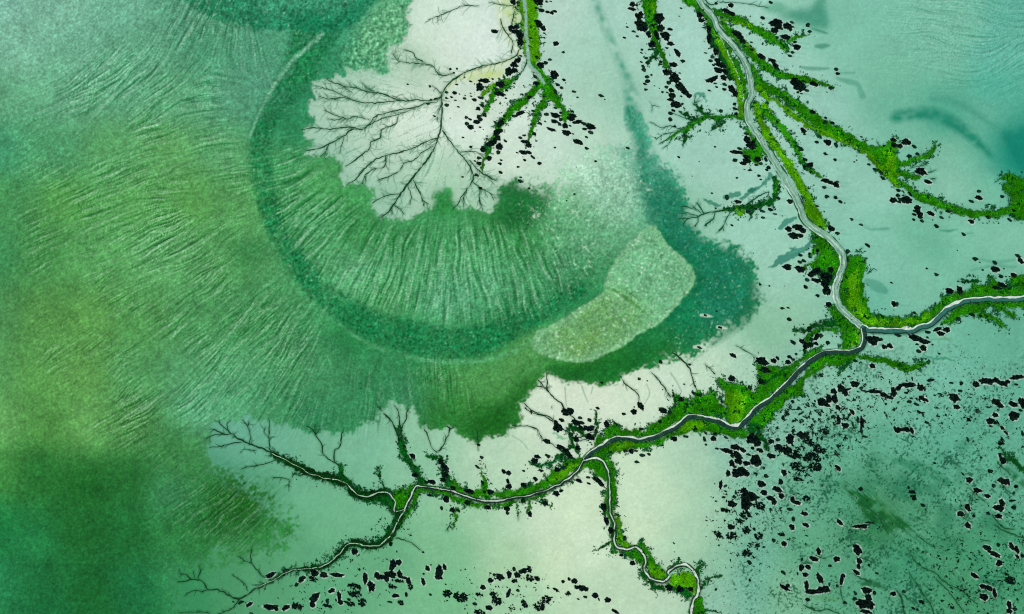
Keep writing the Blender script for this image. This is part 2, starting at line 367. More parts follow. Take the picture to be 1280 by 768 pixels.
# fine mottling of the low ground in the south-east
r_se2 = poly("1040,540 1120,560 1200,540 1300,560 1300,800 1150,800 1090,700 1030,640", 25)
sm = np.clip(noise(7, 53) + 0.9 * blur(st1, 1.0) - 0.5, 0, 1.6)
over((36, 122, 84), np.clip(sm * r_se2 * 0.42, 0, 0.65))
fine = np.clip(-st1 - 0.35, 0, 2) * np.clip(noise(5, 54) + 0.35, 0, 1.6)
over((28, 104, 70), np.clip(fine * r_se2 * 0.30, 0, 0.6))
over((150, 206, 176), np.clip((st1 - 0.9) * r_se2 * 0.20, 0, 0.35))
smear = line(PW("1058,606,8 1080,628,20 1098,643,28 1116,655,22 1138,660,8"), 6)
over((20, 92, 40), np.clip(smear * np.clip(0.35 - 0.55 * st1 + 0.5 * n6, 0, 1) * 0.9, 0, 0.85))
dots = np.clip(noise(0.75, 51) + 0.6 * noise(9, 52) + 0.3 * st1 - 0.95, 0, 1.2)
over((24, 92, 62), np.clip(dots * (0.85 * r_se + 0.55 * r_se2), 0, 0.88))
# ================================================================= SALT MARSH (green fringes)
YEL, MID, DRK, OLV = (80, 162, 10), (40, 132, 8), (12, 88, 26), (186, 214, 116)
MARSH = [  # outline, colour, raggedness
 # around the creek at the top in the middle
 ("647,-86 678,-86 674,-20 672,30 675,60 674,78 664,78 655,70 651,40 649,15", YEL, 1.0),
 ("618,-10 648,-10 650,20 648,36 640,30 630,12", OLV, 1.5),
 ("576,98 600,92 625,84 632,85 628,94 612,100 600,104 585,103", OLV, 1.2),
 ("665,80 676,90 690,112 699,128 697,134 680,112 664,118 655,132 640,140 632,139 650,125 664,112 672,100", MID, 0.8),
 # big creek from the top
 ("935,158 945,172 958,190 962,198 950,190 938,172 931,160", MID, 0.8),
 ("926,187 944,184 952,192 948,204 938,204 930,196", MID, 1.2),
 ("1003,254 1017,254 1027,270 1034,286 1024,289 1012,280 1006,266", YEL, 0.8),
 ("1014,288 1028,292 1040,307 1050,322 1052,334 1043,345 1034,341 1022,333 1026,318 1018,304", MID, 1.2),
 ("1000,334 1012,332 1024,320 1036,334 1030,342 1012,336 1002,338", MID, 1.5),
 ("1028,338 1044,340 1042,352 1034,356 1024,348", DRK, 1.5),
 ("1061,320 1076,322 1082,334 1078,348 1083,364 1084,382 1092,391 1105,397 1120,396 1138,397 1153,392 1164,386 1176,374 1190,369 1210,363 1218,354 1226,357 1237,355 1246,347 1248,357 1264,357 1274,346 1378,338 1378,374 1247,374 1220,374 1200,378 1186,386 1172,398 1150,409 1120,412 1085,411 1068,399 1056,386 1050,370 1052,350 1056,334", MID, 1.1),
 ("1062,345 1072,340 1076,360 1078,384 1092,398 1120,401 1150,398 1160,392 1156,402 1120,408 1085,407 1068,392 1060,370", YEL, 1.5),
 ("1176,408 1190,402 1203,396 1220,390 1237,393 1247,399 1260,412 1244,403 1232,398 1218,396 1240,384 1262,397 1274,398 1256,386 1300,384 1300,377 1225,378 1198,384 1186,394", MID, 1.2),
 ("1090,187 1105,182 1114,174 1120,182 1122,200 1140,198 1156,192 1166,184 1166,177 1170,184 1164,194 1150,201 1130,207 1122,212 1138,216 1152,222 1150,226 1130,220 1122,222 1138,234 1152,242 1190,256 1215,262 1246,262 1262,258 1262,268 1240,272 1210,270 1185,264 1160,256 1140,243 1122,228 1105,210", MID, 0.8),
 ("1254,222 1262,218 1272,222 1284,226 1290,270 1258,268 1262,250 1256,236", MID, 1.5),
 ("1098,192 1115,192 1120,222 1108,208", YEL, 1.5),
 # junction
 ("1037,383 1048,387 1060,397 1075,411 1076,426 1070,434 1057,437 1051,426 1053,414 1046,409 1042,399", MID, 1.2),
 ("1068,412 1075,412 1075,427 1066,434 1060,434 1070,424", YEL, 0.6),
 ("990,411 1010,411 1027,402 1043,400 1046,409 1028,409 1012,415 996,415", DRK, 1.2),
 ("1000,428 1013,416 1027,411 1046,411 1044,416 1026,416 1012,424 1002,430", MID, 1.2),
 ("948,456 975,460 990,456 1004,445 1016,436 1028,434 1020,443 1002,457 986,474 962,494 944,494 950,478", MID, 1.6),
 ("896,474 913,479 933,484 945,494 962,490 960,500 942,513 930,528 918,530 906,522 908,496", MID, 1.2),
 ("908,492 925,492 935,500 930,512 925,526 914,528 910,512", YEL, 1.5),
 ("962,502 994,477 1016,456 1031,444 1077,443 1072,449 1054,457 1030,458 1015,468 1005,478 1003,492 985,498 972,514 950,540 934,540 945,520", MID, 1.4),
 ("938,528 946,532 956,548 966,566 958,560 946,546 936,540", DRK, 1.2),
 # along the lower creek
 ("800,545 816,532 830,521 846,511 852,498 868,505 880,498 892,490 900,498 908,520 890,521 868,519 857,522 844,533 820,543 802,549", MID, 1.8),
 ("798,556 820,549 845,537 858,527 872,524 888,527 905,533 918,538 932,538 938,544 920,547 893,543 870,538 855,543 842,546 822,555 800,562", MID, 1.2),
 ("846,534 862,527 884,530 880,536 858,538", YEL, 1.0),
 ("868,492 878,496 876,508 866,510", MID, 1.5),
 ("744,552 752,540 760,528 774,532 784,540 800,538 802,546 784,546 766,547 752,554 742,564", MID, 1.8),
 ("736,568 756,558 768,552 802,552 802,560 780,563 764,567 756,566 766,580 769,600 768,640 755,640 758,600 742,590 732,584 722,592 705,604 682,618 656,628 640,628 664,622 700,606 724,588", MID, 1.0),
 ("766,555 790,552 800,552 798,557 778,560 764,563", YEL, 1.0),
 ("736,578 750,577 756,586 758,600 742,592", MID, 1.0),
 ("730,574 718,572 704,580 690,592 664,606 640,612 640,621 664,617 700,603 722,586", MID, 1.8),
 ("708,584 722,578 716,590 700,600 690,600", YEL, 1.2),
 ("640,612 620,616 606,616 600,608 590,615 575,610 568,600 562,612 545,608 540,606 530,608 520,605 505,612 492,616 497,636 505,634 512,618 525,606 560,611 596,622 625,622 640,619", MID, 1.2),
 ("640,625 620,630 600,630 575,622 555,614 540,612 524,612 516,620 511,638 500,652 490,664 486,676 492,668 500,656 514,640 522,620 530,616 548,618 574,628 600,634 640,632", MID, 1.0),
 ("495,617 508,613 513,616 508,632 498,636 496,626", MID, 0.8),
 ("460,626 476,618 488,622 492,636 484,634 476,628", DRK, 0.8),
 # southern loops
 ("756,640 762,640 769,654 770,666 769,674 774,682 764,684 762,668 762,654", MID, 0.8),
 ("766,640 774,650 777,664 780,676 792,681 784,686 772,680 770,666 772,656", YEL, 1.0),
 ("776,688 790,690 798,690 804,700 803,708 798,706 790,698 776,692", MID, 1.2),
 ("766,686 772,690 768,694 762,692", MID, 1.0),
 ("800,676 806,684 814,696 822,706 832,718 836,722 828,725 816,720 808,708 808,696 800,684", MID, 0.9),
 ("809,707 822,708 832,722 822,723 812,717", YEL, 0.8),
 ("840,720 850,716 862,714 869,722 871,736 868,742 858,740 846,738 840,730 836,726", YEL, 1.0),
 ("836,728 848,734 866,742 864,748 850,742 834,734", DRK, 1.2),
 ("872,742 877,750 880,768 880,800 866,800 867,768 868,752", MID, 0.9),
 ("838,738 828,732 818,728 808,722 804,714 802,720 812,732 826,738", DRK, 1.2),
]
VDK = (8, 58, 14)
STRIPS = [
 ('338,566,3 353,574,6 370,582,8 388,591,9 405,597,9 422,600,9 433,604,10 440,612,10 448,618,10 460,621,9 470,617,8 480,615,8', VDK), ('500,646,10 492,662,10 484,674,9 470,682,9 456,682,8 443,679,8 433,683,7 423,694,6 412,703,5 400,709,5 370,712,4 347,722,3', VDK),  # centre line with widths, colour
 ("664,80,7 676,92,8 686,110,11 697,128,9 708,142,6 712,148,3", MID), ("704,138,6 705,150,4 706,156,1.5", MID), ("686,112,10 680,126,9 673,138,8 666,155,6 661,172,4 659,182,1.5", MID),
 ("676,106,8 664,118,9 650,131,8 640,138,8 632,147,7 624,160,6 615,178,6 608,194,4 603,208,2.5 602,216,1", MID), ("643,100,5 632,108,5 618,118,7 612,128,6 606,140,3 601,148,1.5", MID),
 ("603,118,4 612,112,4 624,104,4 636,100,4", YEL), ("668,20,4 670,45,5 671,66,4", YEL),
 ("808,-86,12 811,-40,14 812,-10,16 812,5,18 814,20,15 817,35,10 819,50,8 824,62,6 830,75,5 835,86,3", MID), ("822,64,4 815,72,4 810,79,2.5", DRK), ("816,6,6 817,16,4", YEL),
 ("836,-86,8 840,-40,8 846,-12,8 858,0,9 874,8,9 886,22,9 890,36,7 895,46,6", MID), ("893,36,5 900,55,8 911,76,9 921,98,9 926,120,8 926,144,8", YEL), ("882,30,4 890,50,5 897,64,5 906,80,6 914,98,6", DRK),
 ("903,48,3 917,72,3.5 927,93,5 933,117,5 934,130,3", MID), ("894,15,5 906,19,6 918,22,7 930,28,8 944,36,9 960,45,10 972,53,8 982,60,5 986,64,2", MID), ("984,53,3 993,47,4 1005,44.5,2.5 1013,43.5,1.5", MID),
 ("902,28,5 913,40,7 927,53,7 938,66,9 950,77,10 960,85,9 973,93,8 993,97,7 1015,101,5 1032,107,3.5 1042,111,2", MID), ("900,24,3 920,28,4 940,34,4", YEL), ("918,44,3 934,56,4 946,68,3", YEL),
 ("917,53,4 927,70,6 940,90,8 952,104,9 964,112,9 977,118,9 995,132,11 1010,143,13 1035,160,13 1060,174,12 1087,189,12 1102,200,14", MID), ("966,122,3 980,134,5 1000,150,6 1020,162,6 1045,172,5 1080,190,4 1095,204,7 1112,222,8 1122,232,7", YEL),
 ("945,108,6 952,114,8 962,124,6", YEL), ("936,126,4 950,138,6 962,144,7 975,158,7 988,174,6 998,190,5 1006,205,4 1023,220,3 1030,226,1", MID),
 ("944,130,7 948,146,8 954,160,9 964,176,9 975,190,8 985,206,9 995,222,9 1005,240,10 1014,258,10", YEL), ("955,132,8 962,144,4", YEL),
 ("932,150,3 913,146,3.5 898,148,4 884,146,4 872,153,4.5 857,162,5 845,167,3 832,176,1.5", MID), ("885,145,4 875,138,3 868,132,2", DRK), ("898,148,2 905,153,3 893,160,3 888,163,1", DRK), ("862,148,3 850,140,2", DRK), ("856,164,4 855,172,5 854,182,2", DRK), ("872,150,3 860,144,4 848,138,1.5", DRK),
 ("968,224,7 970,238,8 964,252,7 950,257,6 930,260,6 915,262,5 902,262,2", DRK), ("920,263,4 926,268,5 930,262,4", YEL), ("972,226,3 968,240,3", MID), ("937,262,3 939,270,2.5 937,275,1", DRK),
 ("1076,446,4 1093,449,6 1110,452,6 1122,456,8 1137,461,7 1150,456,4 1160,455,1.5", MID), ("1274,356,2 1262,360,1.5 1250,366,1", DRK),
 ("1022,300,5 1020,310,6 1014,320,5", MID), ("1236,347,3 1240,352,4 1246,358,3", MID), ("1197,352,1 1212,352,4 1222,350,2", DRK),
 ("566,600,3 568,610,9", MID), ("601,585,2 604,596,3 606,606,8 607,616,8", MID), ("570,636,4 569,650,3 566,660,1.5", MID), ("533,570,4 546,572,4", DRK), ("498,534,2 501,548,5 505,565,7 514,580,6 522,592,7 526,602,9", DRK), ("551,572,4 556,590,8 560,604,9", DRK),
 ("472,586,1.5 476,596,2 479,606,2 480,614,4", DRK), ("425,582,3 428,588,5 426,595,7 432,600,8", DRK), ("662,628,3 662,636,2 661,644,1", MID), ("646,630,2 647,644,1.5", MID), ("680,624,3 684,632,2 690,636,1", MID),
 ("764,678,3 758,680,3 748,686,2 738,691,1", DRK), ("872,718,4 874,706,2 877,698,1", DRK), ("876,736,3 882,727,2.5 892,722,2 904,720,1", DRK), ("878,764,2 890,764,1.5 902,768,1", DRK), ("870,716,3 872,708,2 880,706,1", DRK), ("836,710,2 846,704,3 849,699,3", DRK),
 ("686,584,3 694,575,4 704,567,3 712,560,3 722,560,2", DRK), ("713,545,3 718,558,4 722,566,3", DRK), ("664,580,3 676,582,4 690,578,3 708,575,3", DRK), ("712,532,4 724,540,5 738,548,5 744,540,4 746,528,3 744,514,2", DRK), ("840,490,2 845,502,3 840,512,3", DRK), ("846,494,4 850,506,5", MID),
 ("1247,362,2 1262,358,2 1280,356,2", DRK), ("1062,452,3 1056,460,4 1048,468,2", DRK), ("958,478,4 970,470,4 984,462,4", DRK),
 ("1248,586,1.5 1262,572,2 1275,582,3 1290,590,3", DRK), ("1250,560,2 1262,572,3 1278,588,2", DRK),
]
gm = np.zeros((NY, NX))
gc = np.zeros((NY, NX, 3))


def green(m, c):
    global gm, gc
    gc = gc * (1 - m[..., None]) + lin(c) * m[..., None]
    gm = np.maximum(gm, m)


for o, c, r in MARSH:
    if c is OLV:            # thin wash of yellow algae over the mud
        over((196, 218, 136), poly(o, 2.0, 1.5, 1.5) * np.clip(0.72 + 0.15 * n6, 0, 1))
        continue
    green(poly(o, 0.7, r, 1.2), c)
n1, n2 = jag(1.2, 1)
for s, c in STRIPS:
    a = PW(s)
    m = line(a, 1.0)
    iu = np.clip(np.rint(UU - U0 + 0.9 * n1).astype(int), 0, NX - 1); iv = np.clip(np.rint(VV - V0 + 0.9 * n2).astype(int), 0, NY - 1)
    green(np.clip(m[iv, iu], 0, 1), c)
# feathered rim: weed thins out over the bare mud in tongues
rim = np.clip(blur(gm, 3.2) * 1.5 - 0.25 + 0.30 * n3 + 0.1 * n6, 0, 1) * (1 - gm) * np.clip(blur(gm, 4) * 9, 0, 1)
over((40, 118, 70), np.clip(rim * 0.62, 0, 0.62))
gvar = np.exp(0.16 * n6 + 0.14 * n15)
inner = np.clip(blur(gm, 2.0), 0, 1)
gcol2 = gc / np.maximum(gm, 1e-3)[..., None]
gcol2 = gc * gvar[..., None]
gcol2 = gcol2 * (0.74 + 0.26 * np.clip(inner * 1.6 - 0.55, 0, 1))[..., None]
k = np.clip(gm, 0, 1)[..., None]
col = col * (1 - k) + gcol2 * k
H += 0.10 * gm * (0.4 + 0.3 * n3)

# teal wet hollows by the big creek
for s, c in (("960,334,1.5 968,331,5 976,325,9 988,320,10 1000,313,8 1010,308,6 1015,300,4", (34, 126, 106)), ("974,287,4 980,280,7 988,275,5 997,272,3", (46, 134, 112)), ("986,311,1.5 990,313,4 993,310,2", (40, 128, 106)),
             ("985,318,1 992,316,3 1004,310,2", (80, 160, 136)), ("905,247,5 915,244,7 924,242,5", (44, 132, 104)), ("925,250,3 938,240,6 948,236,4 957,228,5 962,220,6", (40, 128, 102)), ("868,120,3 874,117,4 880,118,4 882,126,2", (54, 142, 114)),
             ("880,250,2 890,254,4 900,258,3", (40, 128, 100)), ("936,240,4 944,237,5", (30, 112, 90)), ("662,577,2 680,581,5 694,578,4 708,574,3", (84, 164, 120)), ("692,541,2 700,547,4 708,549,2", (120, 186, 140)),
             ("1156,445,2 1166,448,3 1180,448,3 1194,452,1.5", (60, 146, 112)), ("1155,450,1 1165,447,2", (60, 146, 112))):
    m = line(PW(s), 1.0)
    over(c, np.clip(m[iv, iu], 0, 1) * 0.85)
# runnels and drag marks south of the creeks
for s in ("1046,466,1.5 1056,478,1", "1056,456,2 1066,468,1", "1074,456,1.5 1084,466,1", "1012,500,1 1022,478,1.2", "1160,425,1 1180,424,2 1190,424,1", "1178,420,2 1190,428,1", "808,480,1 812,492,1.2 806,505,1", "640,545,1 652,552,1 660,562,1",
          "706,484,1.6 707,496,1.2 708,508,1", "727,482,1.6 731,494,1.4 735,503,1", "741,484,1.5 739,492,1", "652,500,2 664,494,2", "838,466,1.6 846,478,1.4 852,490,1", "1130,412,1 1140,424,1"):
    over((96, 156, 110), line(PW(s), 1.2) * 0.7)

# ================================================================= CREEKS
MAIN = "866,-88 870,-40 872,-10 876,4 886,14 893,26 898,38 908,48 918,58 927,70 933,82 937,96 939,110 938,124 934,134 935,147 941,160 950,172 960,188 970,206 982,225 993,243 1000,258 1004,271 1013,282 1030,293 1046,307 1054,321 1053,335 1047,349 1045,368 1050,384 1063,397 1077,409"
EAST = "1077,409 1093,412 1120,413 1138,413 1154,408 1168,401 1177,392 1187,384 1203,377 1223,374 1247,374 1280,373 1320,372 1420,372"
SOUTHWEST = "1078,411 1080,422 1079,430 1073,437 1060,440 1042,440 1028,442 1013,451 1000,462 982,481 961,500 944,511 933,524 923,533 913,534 903,529 888,524 868,521 857,523 846,533 833,540 817,546 800,550 783,548 767,549 753,557 740,565 731,574"
LOWER = "731,574 725,584 713,597 700,605 683,613 662,619 640,623 625,626 607,627 593,624 573,617 553,612 537,610 523,608 516,614 512,624 506,637"
LOOPS = "730,575 739,574.5 748,573.5 755,579 760,591 762,605 762.5,622 763,640 767.5,653 768,665 767.5,676 772,684 782,687.5 793,684 800,689 806,697 806.5,704 804.5,710 810,719 820,726 830,727 836,723 836,715 843,709 855,706.5 865,712 872,723 873.5,735 872,744 866,752 864,768 863,800 860,870"
TOPMID = "657,-88 655,-40 655,-10 656,5 657.5,20 658,42 660,64 661,78 664,84 672,92 680,104"
TOPFAN = "630,-88 627,-40 627,-10 626,10 626,24 631,38 640,54 648,66"
WESTA = "505,637 493,638 494,628 488,619 480,615 470,617 460,621 448,619 438,610 433,604 422,600 405,597 388,592 370,582 353,574 340,567"
WESTB = "506,637 498,650 492,662 484,674 470,683 456,682 443,679 433,683 423,694 412,703 400,709 386,711 370,712 358,716 347,722 333,730 320,735"
STRANDS = "900,46 908,62 917,82 924,98 928,112 929,128"
LOOPSHORT = "837,722 838,718 846,713 856,711 864,716"


def soft_ribbon_ground(s, w, c, k=1.0, soft=1.0):
    q = P(s)
    over(c, line(np.column_stack([q, np.full(len(q), w)]), soft) * k)


def carve(s, w, depth):
    global H
    q = P(s)
    m = line(np.column_stack([q, np.full(len(q), w + 2.0)]), 2.0)
    H = H * (1 - m) - depth * m


soft_ribbon_ground(MAIN, 8.5, (128, 180, 150), 0.75, 3.5)
soft_ribbon_ground(EAST, 10.5, (30, 92, 52), 0.8, 2.0)
soft_ribbon_ground(SOUTHWEST, 8.5, (26, 84, 40), 0.8, 2.0)
soft_ribbon_ground(LOWER, 6.5, (22, 74, 26), 0.8, 2.0)
soft_ribbon_ground(LOOPS, 6.5, (34, 92, 36), 0.75, 2.0)
for s_, w_, c_ in ((WESTA, 11.0, (10, 62, 18)), (WESTB, 7.0, (12, 66, 24))):
    q_ = catmull(P(s_), 3.0); ww = w_ * (1.12 + 0.35 * bilin(n6, q_[:, 0], q_[:, 1])) * np.linspace(1.0, 0.6, len(q_))
    m_ = line(np.column_stack([q_, ww]), 1.5)
    over(c_, np.clip(m_[iv, iu], 0, 1) * 0.95)
soft_ribbon_ground(TOPMID, 5.5, (150, 190, 168), 0.8, 1.5)
soft_ribbon_ground(TOPFAN, 8.0, (206, 224, 160), 0.8, 3.0)
soft_ribbon_ground(TOPFAN, 4.5, (222, 238, 222), 0.9, 2.0)
soft_ribbon_ground('640,74 623,81 603,86 584,93 569,101 558,111', 6.0, (212, 228, 172), 0.6, 3.0)
carve(MAIN, 10, 0.5); carve(EAST, 9.5, 0.5); carve(SOUTHWEST, 7.5, 0.5); carve(LOWER, 5, 0.4); carve(LOOPS, 6, 0.4); carve(WESTA, 3, 0.3); carve(WESTB, 3, 0.3); carve(TOPMID, 4, 0.3); carve(TOPFAN, 3, 0.2); carve(STRANDS, 2, .2)

# gullies: (points with width, kind) - threads of dark wet mud
FAN = """648,64,1.2 646,69,1.3 640,73,1.4 623,79,1.4 603,83,1.5 584,90,1.7 569,98,1.8 558,108,1.8 553,118,1.6 552,128,1.9 552.5,141,2.0 551,158,2.0 547,173,1.8 542,188,1.8 530,205,2.3 515,223,2.2 502,241,2.0 492,256,1.8 484,266,1.4 476,273,.8
643,14,1.2 640,30,1.3 643,37,1.2 648,44,1.3 652,52,1.2
626,24,1.2 628,34,1.8 636,45,1.4 641,54,1.2 639,66,1.1
553,118,1.2 546,124,1.2 536,126,1.0 520,125.5,1.1 500,126,1.6 480,118,1.6 460,115,1.4 445,110,1.3 430,108,1.2 414,102,1.0 408,98,.7
551,121,1.2 545,128,1.2 530,130,1.3 520,134,1.4 500,137.5,1.4 480,142,1.5 470,146,1.6 462,155,1.6 453,162,1.8 440,162,1.4 430,170,1.5 414,179,1.5 398,186,1.5 382,189,1.0
520,136,1.0 498,143,1.2 480,148,1.2 466,154,1.1 455,161,1.2
500,126,1.2 484,127.5,1.2 467,129,1.3 447,127,1.2 432,121,1.0 420,115,1.1 406,111,1 394,107,.7
420,123,1.1 410,124,.9 398,120,.6
445,126,1.0 434,123,.9 425,122,1.0 418,125,.7
462,150,1.0 445,146,1.1 435,149,1.1 427,147,1.0 414,142,.9 405,138,.6
453,162,1.2 440,159.5,1.2 427,160,1.0 410,162,1.3 392,160,1.2 378,162.5,1.0
430,148,.9 420,150,.7 410,149,.5
548,173,1.4 535,176,1.4 520,184,1.6 505,189,1.4 482,195,1.4 467,201,1.5 454,213,1.6 444,225,1.5 435,230,.9
482,195,1.2 482,203,1.3 480,209,1.2 467,212,1.2 457,219,1.2 452,232,.9
457,220,1 458,228,.7
497,147,1.1 494,155,1.2 477,163,1.3 475,173,1.4 464,178,1.3 462,187,1.3 453,193,1.4 443,201,1.4 432,208,.8
542,183,1.0 528,191,1.0 518,200,1.1 505,205,1.1 498,215,1.2 486,221,1.1 472,226,.8
553,163,1.4 562,176,1.8 573,190,1.5 582,200,1.6 588,211,1.6 592,221,1.7 590,228,1.4 583,238,1.4 577,247,1.2 572,256,1.0 566,262,.7
591,228,1.2 600,236,1.6 599,246,1.3 601,256,1.2 604,263,.8
583,240,.9 579,250,1 580,259,.7
600,236,1.0 611,240,1.0 617,250,.8
517,225,1.2 523,238,1.4 528,248,1.2 529,258,1.0
500,243,1.2 490,243.5,1.2 478,247,1.2 466,254,1.0
492,256,1.1 500,262,1.1 505,268,.7
490,258,1 490,268,.8
528,250,1 536,256,.9
510,232,.9 514,246,1.0 512,256,.8
575,190,.9 590,189.5,1.2 600,193,1.3 606,199,1.2
587,201,.9 597,212,1.5 608,220,1.6 614,221,1.2
606,218,1.2 618,226,1.6 621,225,1.0
567,92,1.0 553,94.5,1.3 547,91,1.3 542,84,1.0 536,80.5,1.0 520,79.5,.9 500,77,.8 490,67,.6
529,77.5,1.2 520,73,1.0 516,66,.8 505,62,.6
598,8,.9 580,7.5,1.0 563,14,1.0 547,21,.9 535,25,.7
648,3,1.2 640,7,1.2 628,6,1.0 612,3,.8
440,116,.8 434,112,.7 424,104,.5
411,180,.8 408,188,.9 400,196,.8
430,172,.8 427,182,.8 424,192,.6
453,104,.7 458,110,.8 466,114,.9
540,107,.7 546,112,.8 552,118,.9
490,120,.8 500,124,.9
551,130,.8 546,150,.6"""
WEST = """340,567,3.6 330,562,2.6 312,555,2.0 303,551,1.8 295,547,1.8 290,543,1.5 280,543,1.2 270,538,1.2 262,536.5,.9
290,543.5,1.2 283,537,1.2 276,531,1.1 274,526,.7
284,537,1.0 284,530,1.0 288,525,.6
280,543,1.1 268,544,1.0 258,548.5,.8
302,553,1.2 288,555,1.2 276,558,1.1 262,560,.8
312,555,1.2 313,546,1.4 310,534,1.3 303,525,.9
310,533,1.0 311,527,.7
340,567,1.2 337,560,1.4 336.5,545,1.4 337,532,1.3 336,524,.8
336,547,1.0 330,540,.8 332,534,.6
346,573,1.2 338,578,1.2 322,582,1.2 310,584,1.0 302,586,.7
300,566,.8 306,562,.6 320,563,.8
387,592,1.2 372,594,1.6 368,591,2.4 365,597,1.0
362,600,1.2 352,598,1.1 340,597,.8
363,601,1.2 360,608,.8
430,600,1.4 424,602,1.0 417,607,.6
425,584,2.0 420,579,1.6 412,575,1.4 404,567,1.5 402,556,1.6 395,545,1.6 390,536,1.4 382,533,.8
395,544,1.1 394,535,1.2 395,531,.8
395,543,1.1 399,538,1.0 400,533,.7
418,578,1.8 418,564,1.6 425,558,1.3 427,545,1.3 429,537,.8
480,517,1.4 487,524,1.8 493,533,2.2 497,545,2.6 500,552,3
497,512,1.3 499,522,1.6 500,532,2.0 502,545,2.4
510,510,1.3 507,524,1.6 503,534,2.0 501,548,2.4
497,512,1.0 493,507,.8
478,514,1.0 472,508,.7
546,565,1.6 540,560,1.1 535,546,1.1 531,537,1.1 530,528,.8
548,565,1.6 553,558,1.6 560,545,1.6 562,536,1.4 558,532,.9
562,537,1.2 568,534,1.0
598,563,.9 597,550,1.0 597,540,.7
566,660,1.6 562,658,1.2 558,663,.8
493,672,1.4 505,675,1.2 516,680,1.1 526,688,.8
648,640,1 648,650,.8
655,504,1.6 663,512,1.6 672,517,1.4 684,520,1.4 693,526,1.4
683,465,1.4 684,480,1.4 685,488,1.6 692,497,1.6 702,505,1.8 706,513,1.8 718,524,1.6 730,540,1.3
673,476,1.2 680,483,1.4 685,488,1.5
671,483,1.2 678,484,1.2 684,488,1.2
640,533,1.3 660,533,1.2 672,538,1.6 678,548,1.5 690,555,1.6 700,562,2.4 712,571,3 722,577,2.5
656,510,1.5 666,517,1.6 680,520,1.5 692,528,1.6
716,548,1.6 728,546,1.5 738,541,1.5 745,541,1.2
704,537,1.8 714,543,1.8 722,551,1.6 738,548,1.0
775,470,1.4 782,480,1.4 790,486,1.5 797,492,1.5 799,502,1.4 800,510,1.6
840,440,1.8 850,448,2.2 860,458,2.0 865,470,1.4 868,481,1.4 872,490,1.2
814,466,1.2 822,474,1.4 832,486,1.4 838,497,1.4
881,455,.9 888,462,1.0 894,468,1.2
920,432,.8 934,440,1.2 944,446,.9"""
SOUTHW = """320,735,1.9 310,743,2.0 299,748.5,2.0 292,747.5,2.0 280,741,1.7 270,737,1.7 259,737,1.7 255.5,729,1.6 249,725,1.5 241,724.5,1.3 228,727.5,1.2 222,727,.8
239,724,1.2 233,719,1.2 226,717,1.0 224,712,.7
248,723,1.2 250,715,1.1 249,708,.7
243,722,.9 242,714,.7
258,738,1.2 252,740,1.1 248,738,1.0 238,740,.9 231,745,.6
299,750,1.4 291,760,1.4 278,766,1.4 268,770,1.2
340,722,1.2 328,721,1.2 322,714,1.2 314,702,1.1 315,688,.9
314,704,1.0 304,700,.8 296,695,.6
309,738,1.0 306,730,.9 298,724,.8 290,719,.6
262,766,1.0 245,765,1.0 225,766,.7
690,508,.5 690,510,.5"""
EASTG = """930,150,1.4 913,145.5,1.3 899,148,1.4 885,145,1.3 872,153,1.4 855,161,1.4 845,167,1.4 835,174,1.3 825,180,.9
885,145,1.1 874,136,1.1 866,129,.8
868,152,1.0 852,146,1.0 838,141,.7
852,162,1.0 838,158,1.0 826,159,.9 812,153,.7
846,166,1.0 830,168,1.0 820,175,.7
855,164,1.2 855,174,1.2 854,184,.8
900,150,1.0 892,160,1.0 888,164,.7
840,172,.9 836,180,.8 828,186,.6
870,120,.9 868,128,1.0 876,126,.9
815,140,.8 816,132,.9 824,134,.7
960,240,1.8 947,246,1.6 933,256,2.0 918,262,1.8 900,264,1.8 882,267,1.6 870,272,1.6 858,273,1.6 848,274,1.0
880,267,1.4 875,260,1.5 871,254,1.2
876,266,1.4 868,260,1.6 866,257,1.2
872,271,1.5 872,278,2.0 869,284,2.4
894,265,1.3 891,274,1.5 884,279,2.4 882,283,3.2
915,264,1.3 908,274,1.4 904,283,1.6 899,289,2.2
904,284,1.4 905,289,1.0
860,273,1.2 854,280,1.3 857,286,.9
868,262,1.1 856,258,1.3 851,259,.9
872,270,1 862,267,1.2 852,267,.8
938,262,1.2 938,272,1.6 936,276,1.0
1006,261,.8 1000,264,.9
1096,186,1.2 1100,183,1.0 1096,178,.7
1138,210,1.2 1150,208,.9 1158,207,.6
1160,216,1.4 1170,213,.9
1162,224,1.2 1170,223,.8
1150,207,1.0 1158,206,.7
1244,228,1.2 1250,224,1.0 1256,221,.7
1262,262,1.2 1260,240,1.2 1264,228,1.0 1268,220,.7
1260,240,1.0 1254,230,.9
1264,232,1.0 1272,226,.8
1268,400,1.2 1258,390,1 1246,384,.8
1084,342,1.2 1092,337,1.0 1096,338,.6
1074,313,1.2 1078,310,1.0
1240,371,1.3 1250,366,1.3 1262,362,1.3 1280,360,1.2
900,3,1.2 920,3.5,1.2 940,6,1.0 960,10,.8
876,-6,1 888,6,1.4 898,2,1.0
640,102,2.2 648,94,2.2 655,86,2.0 659,74,1.6"""
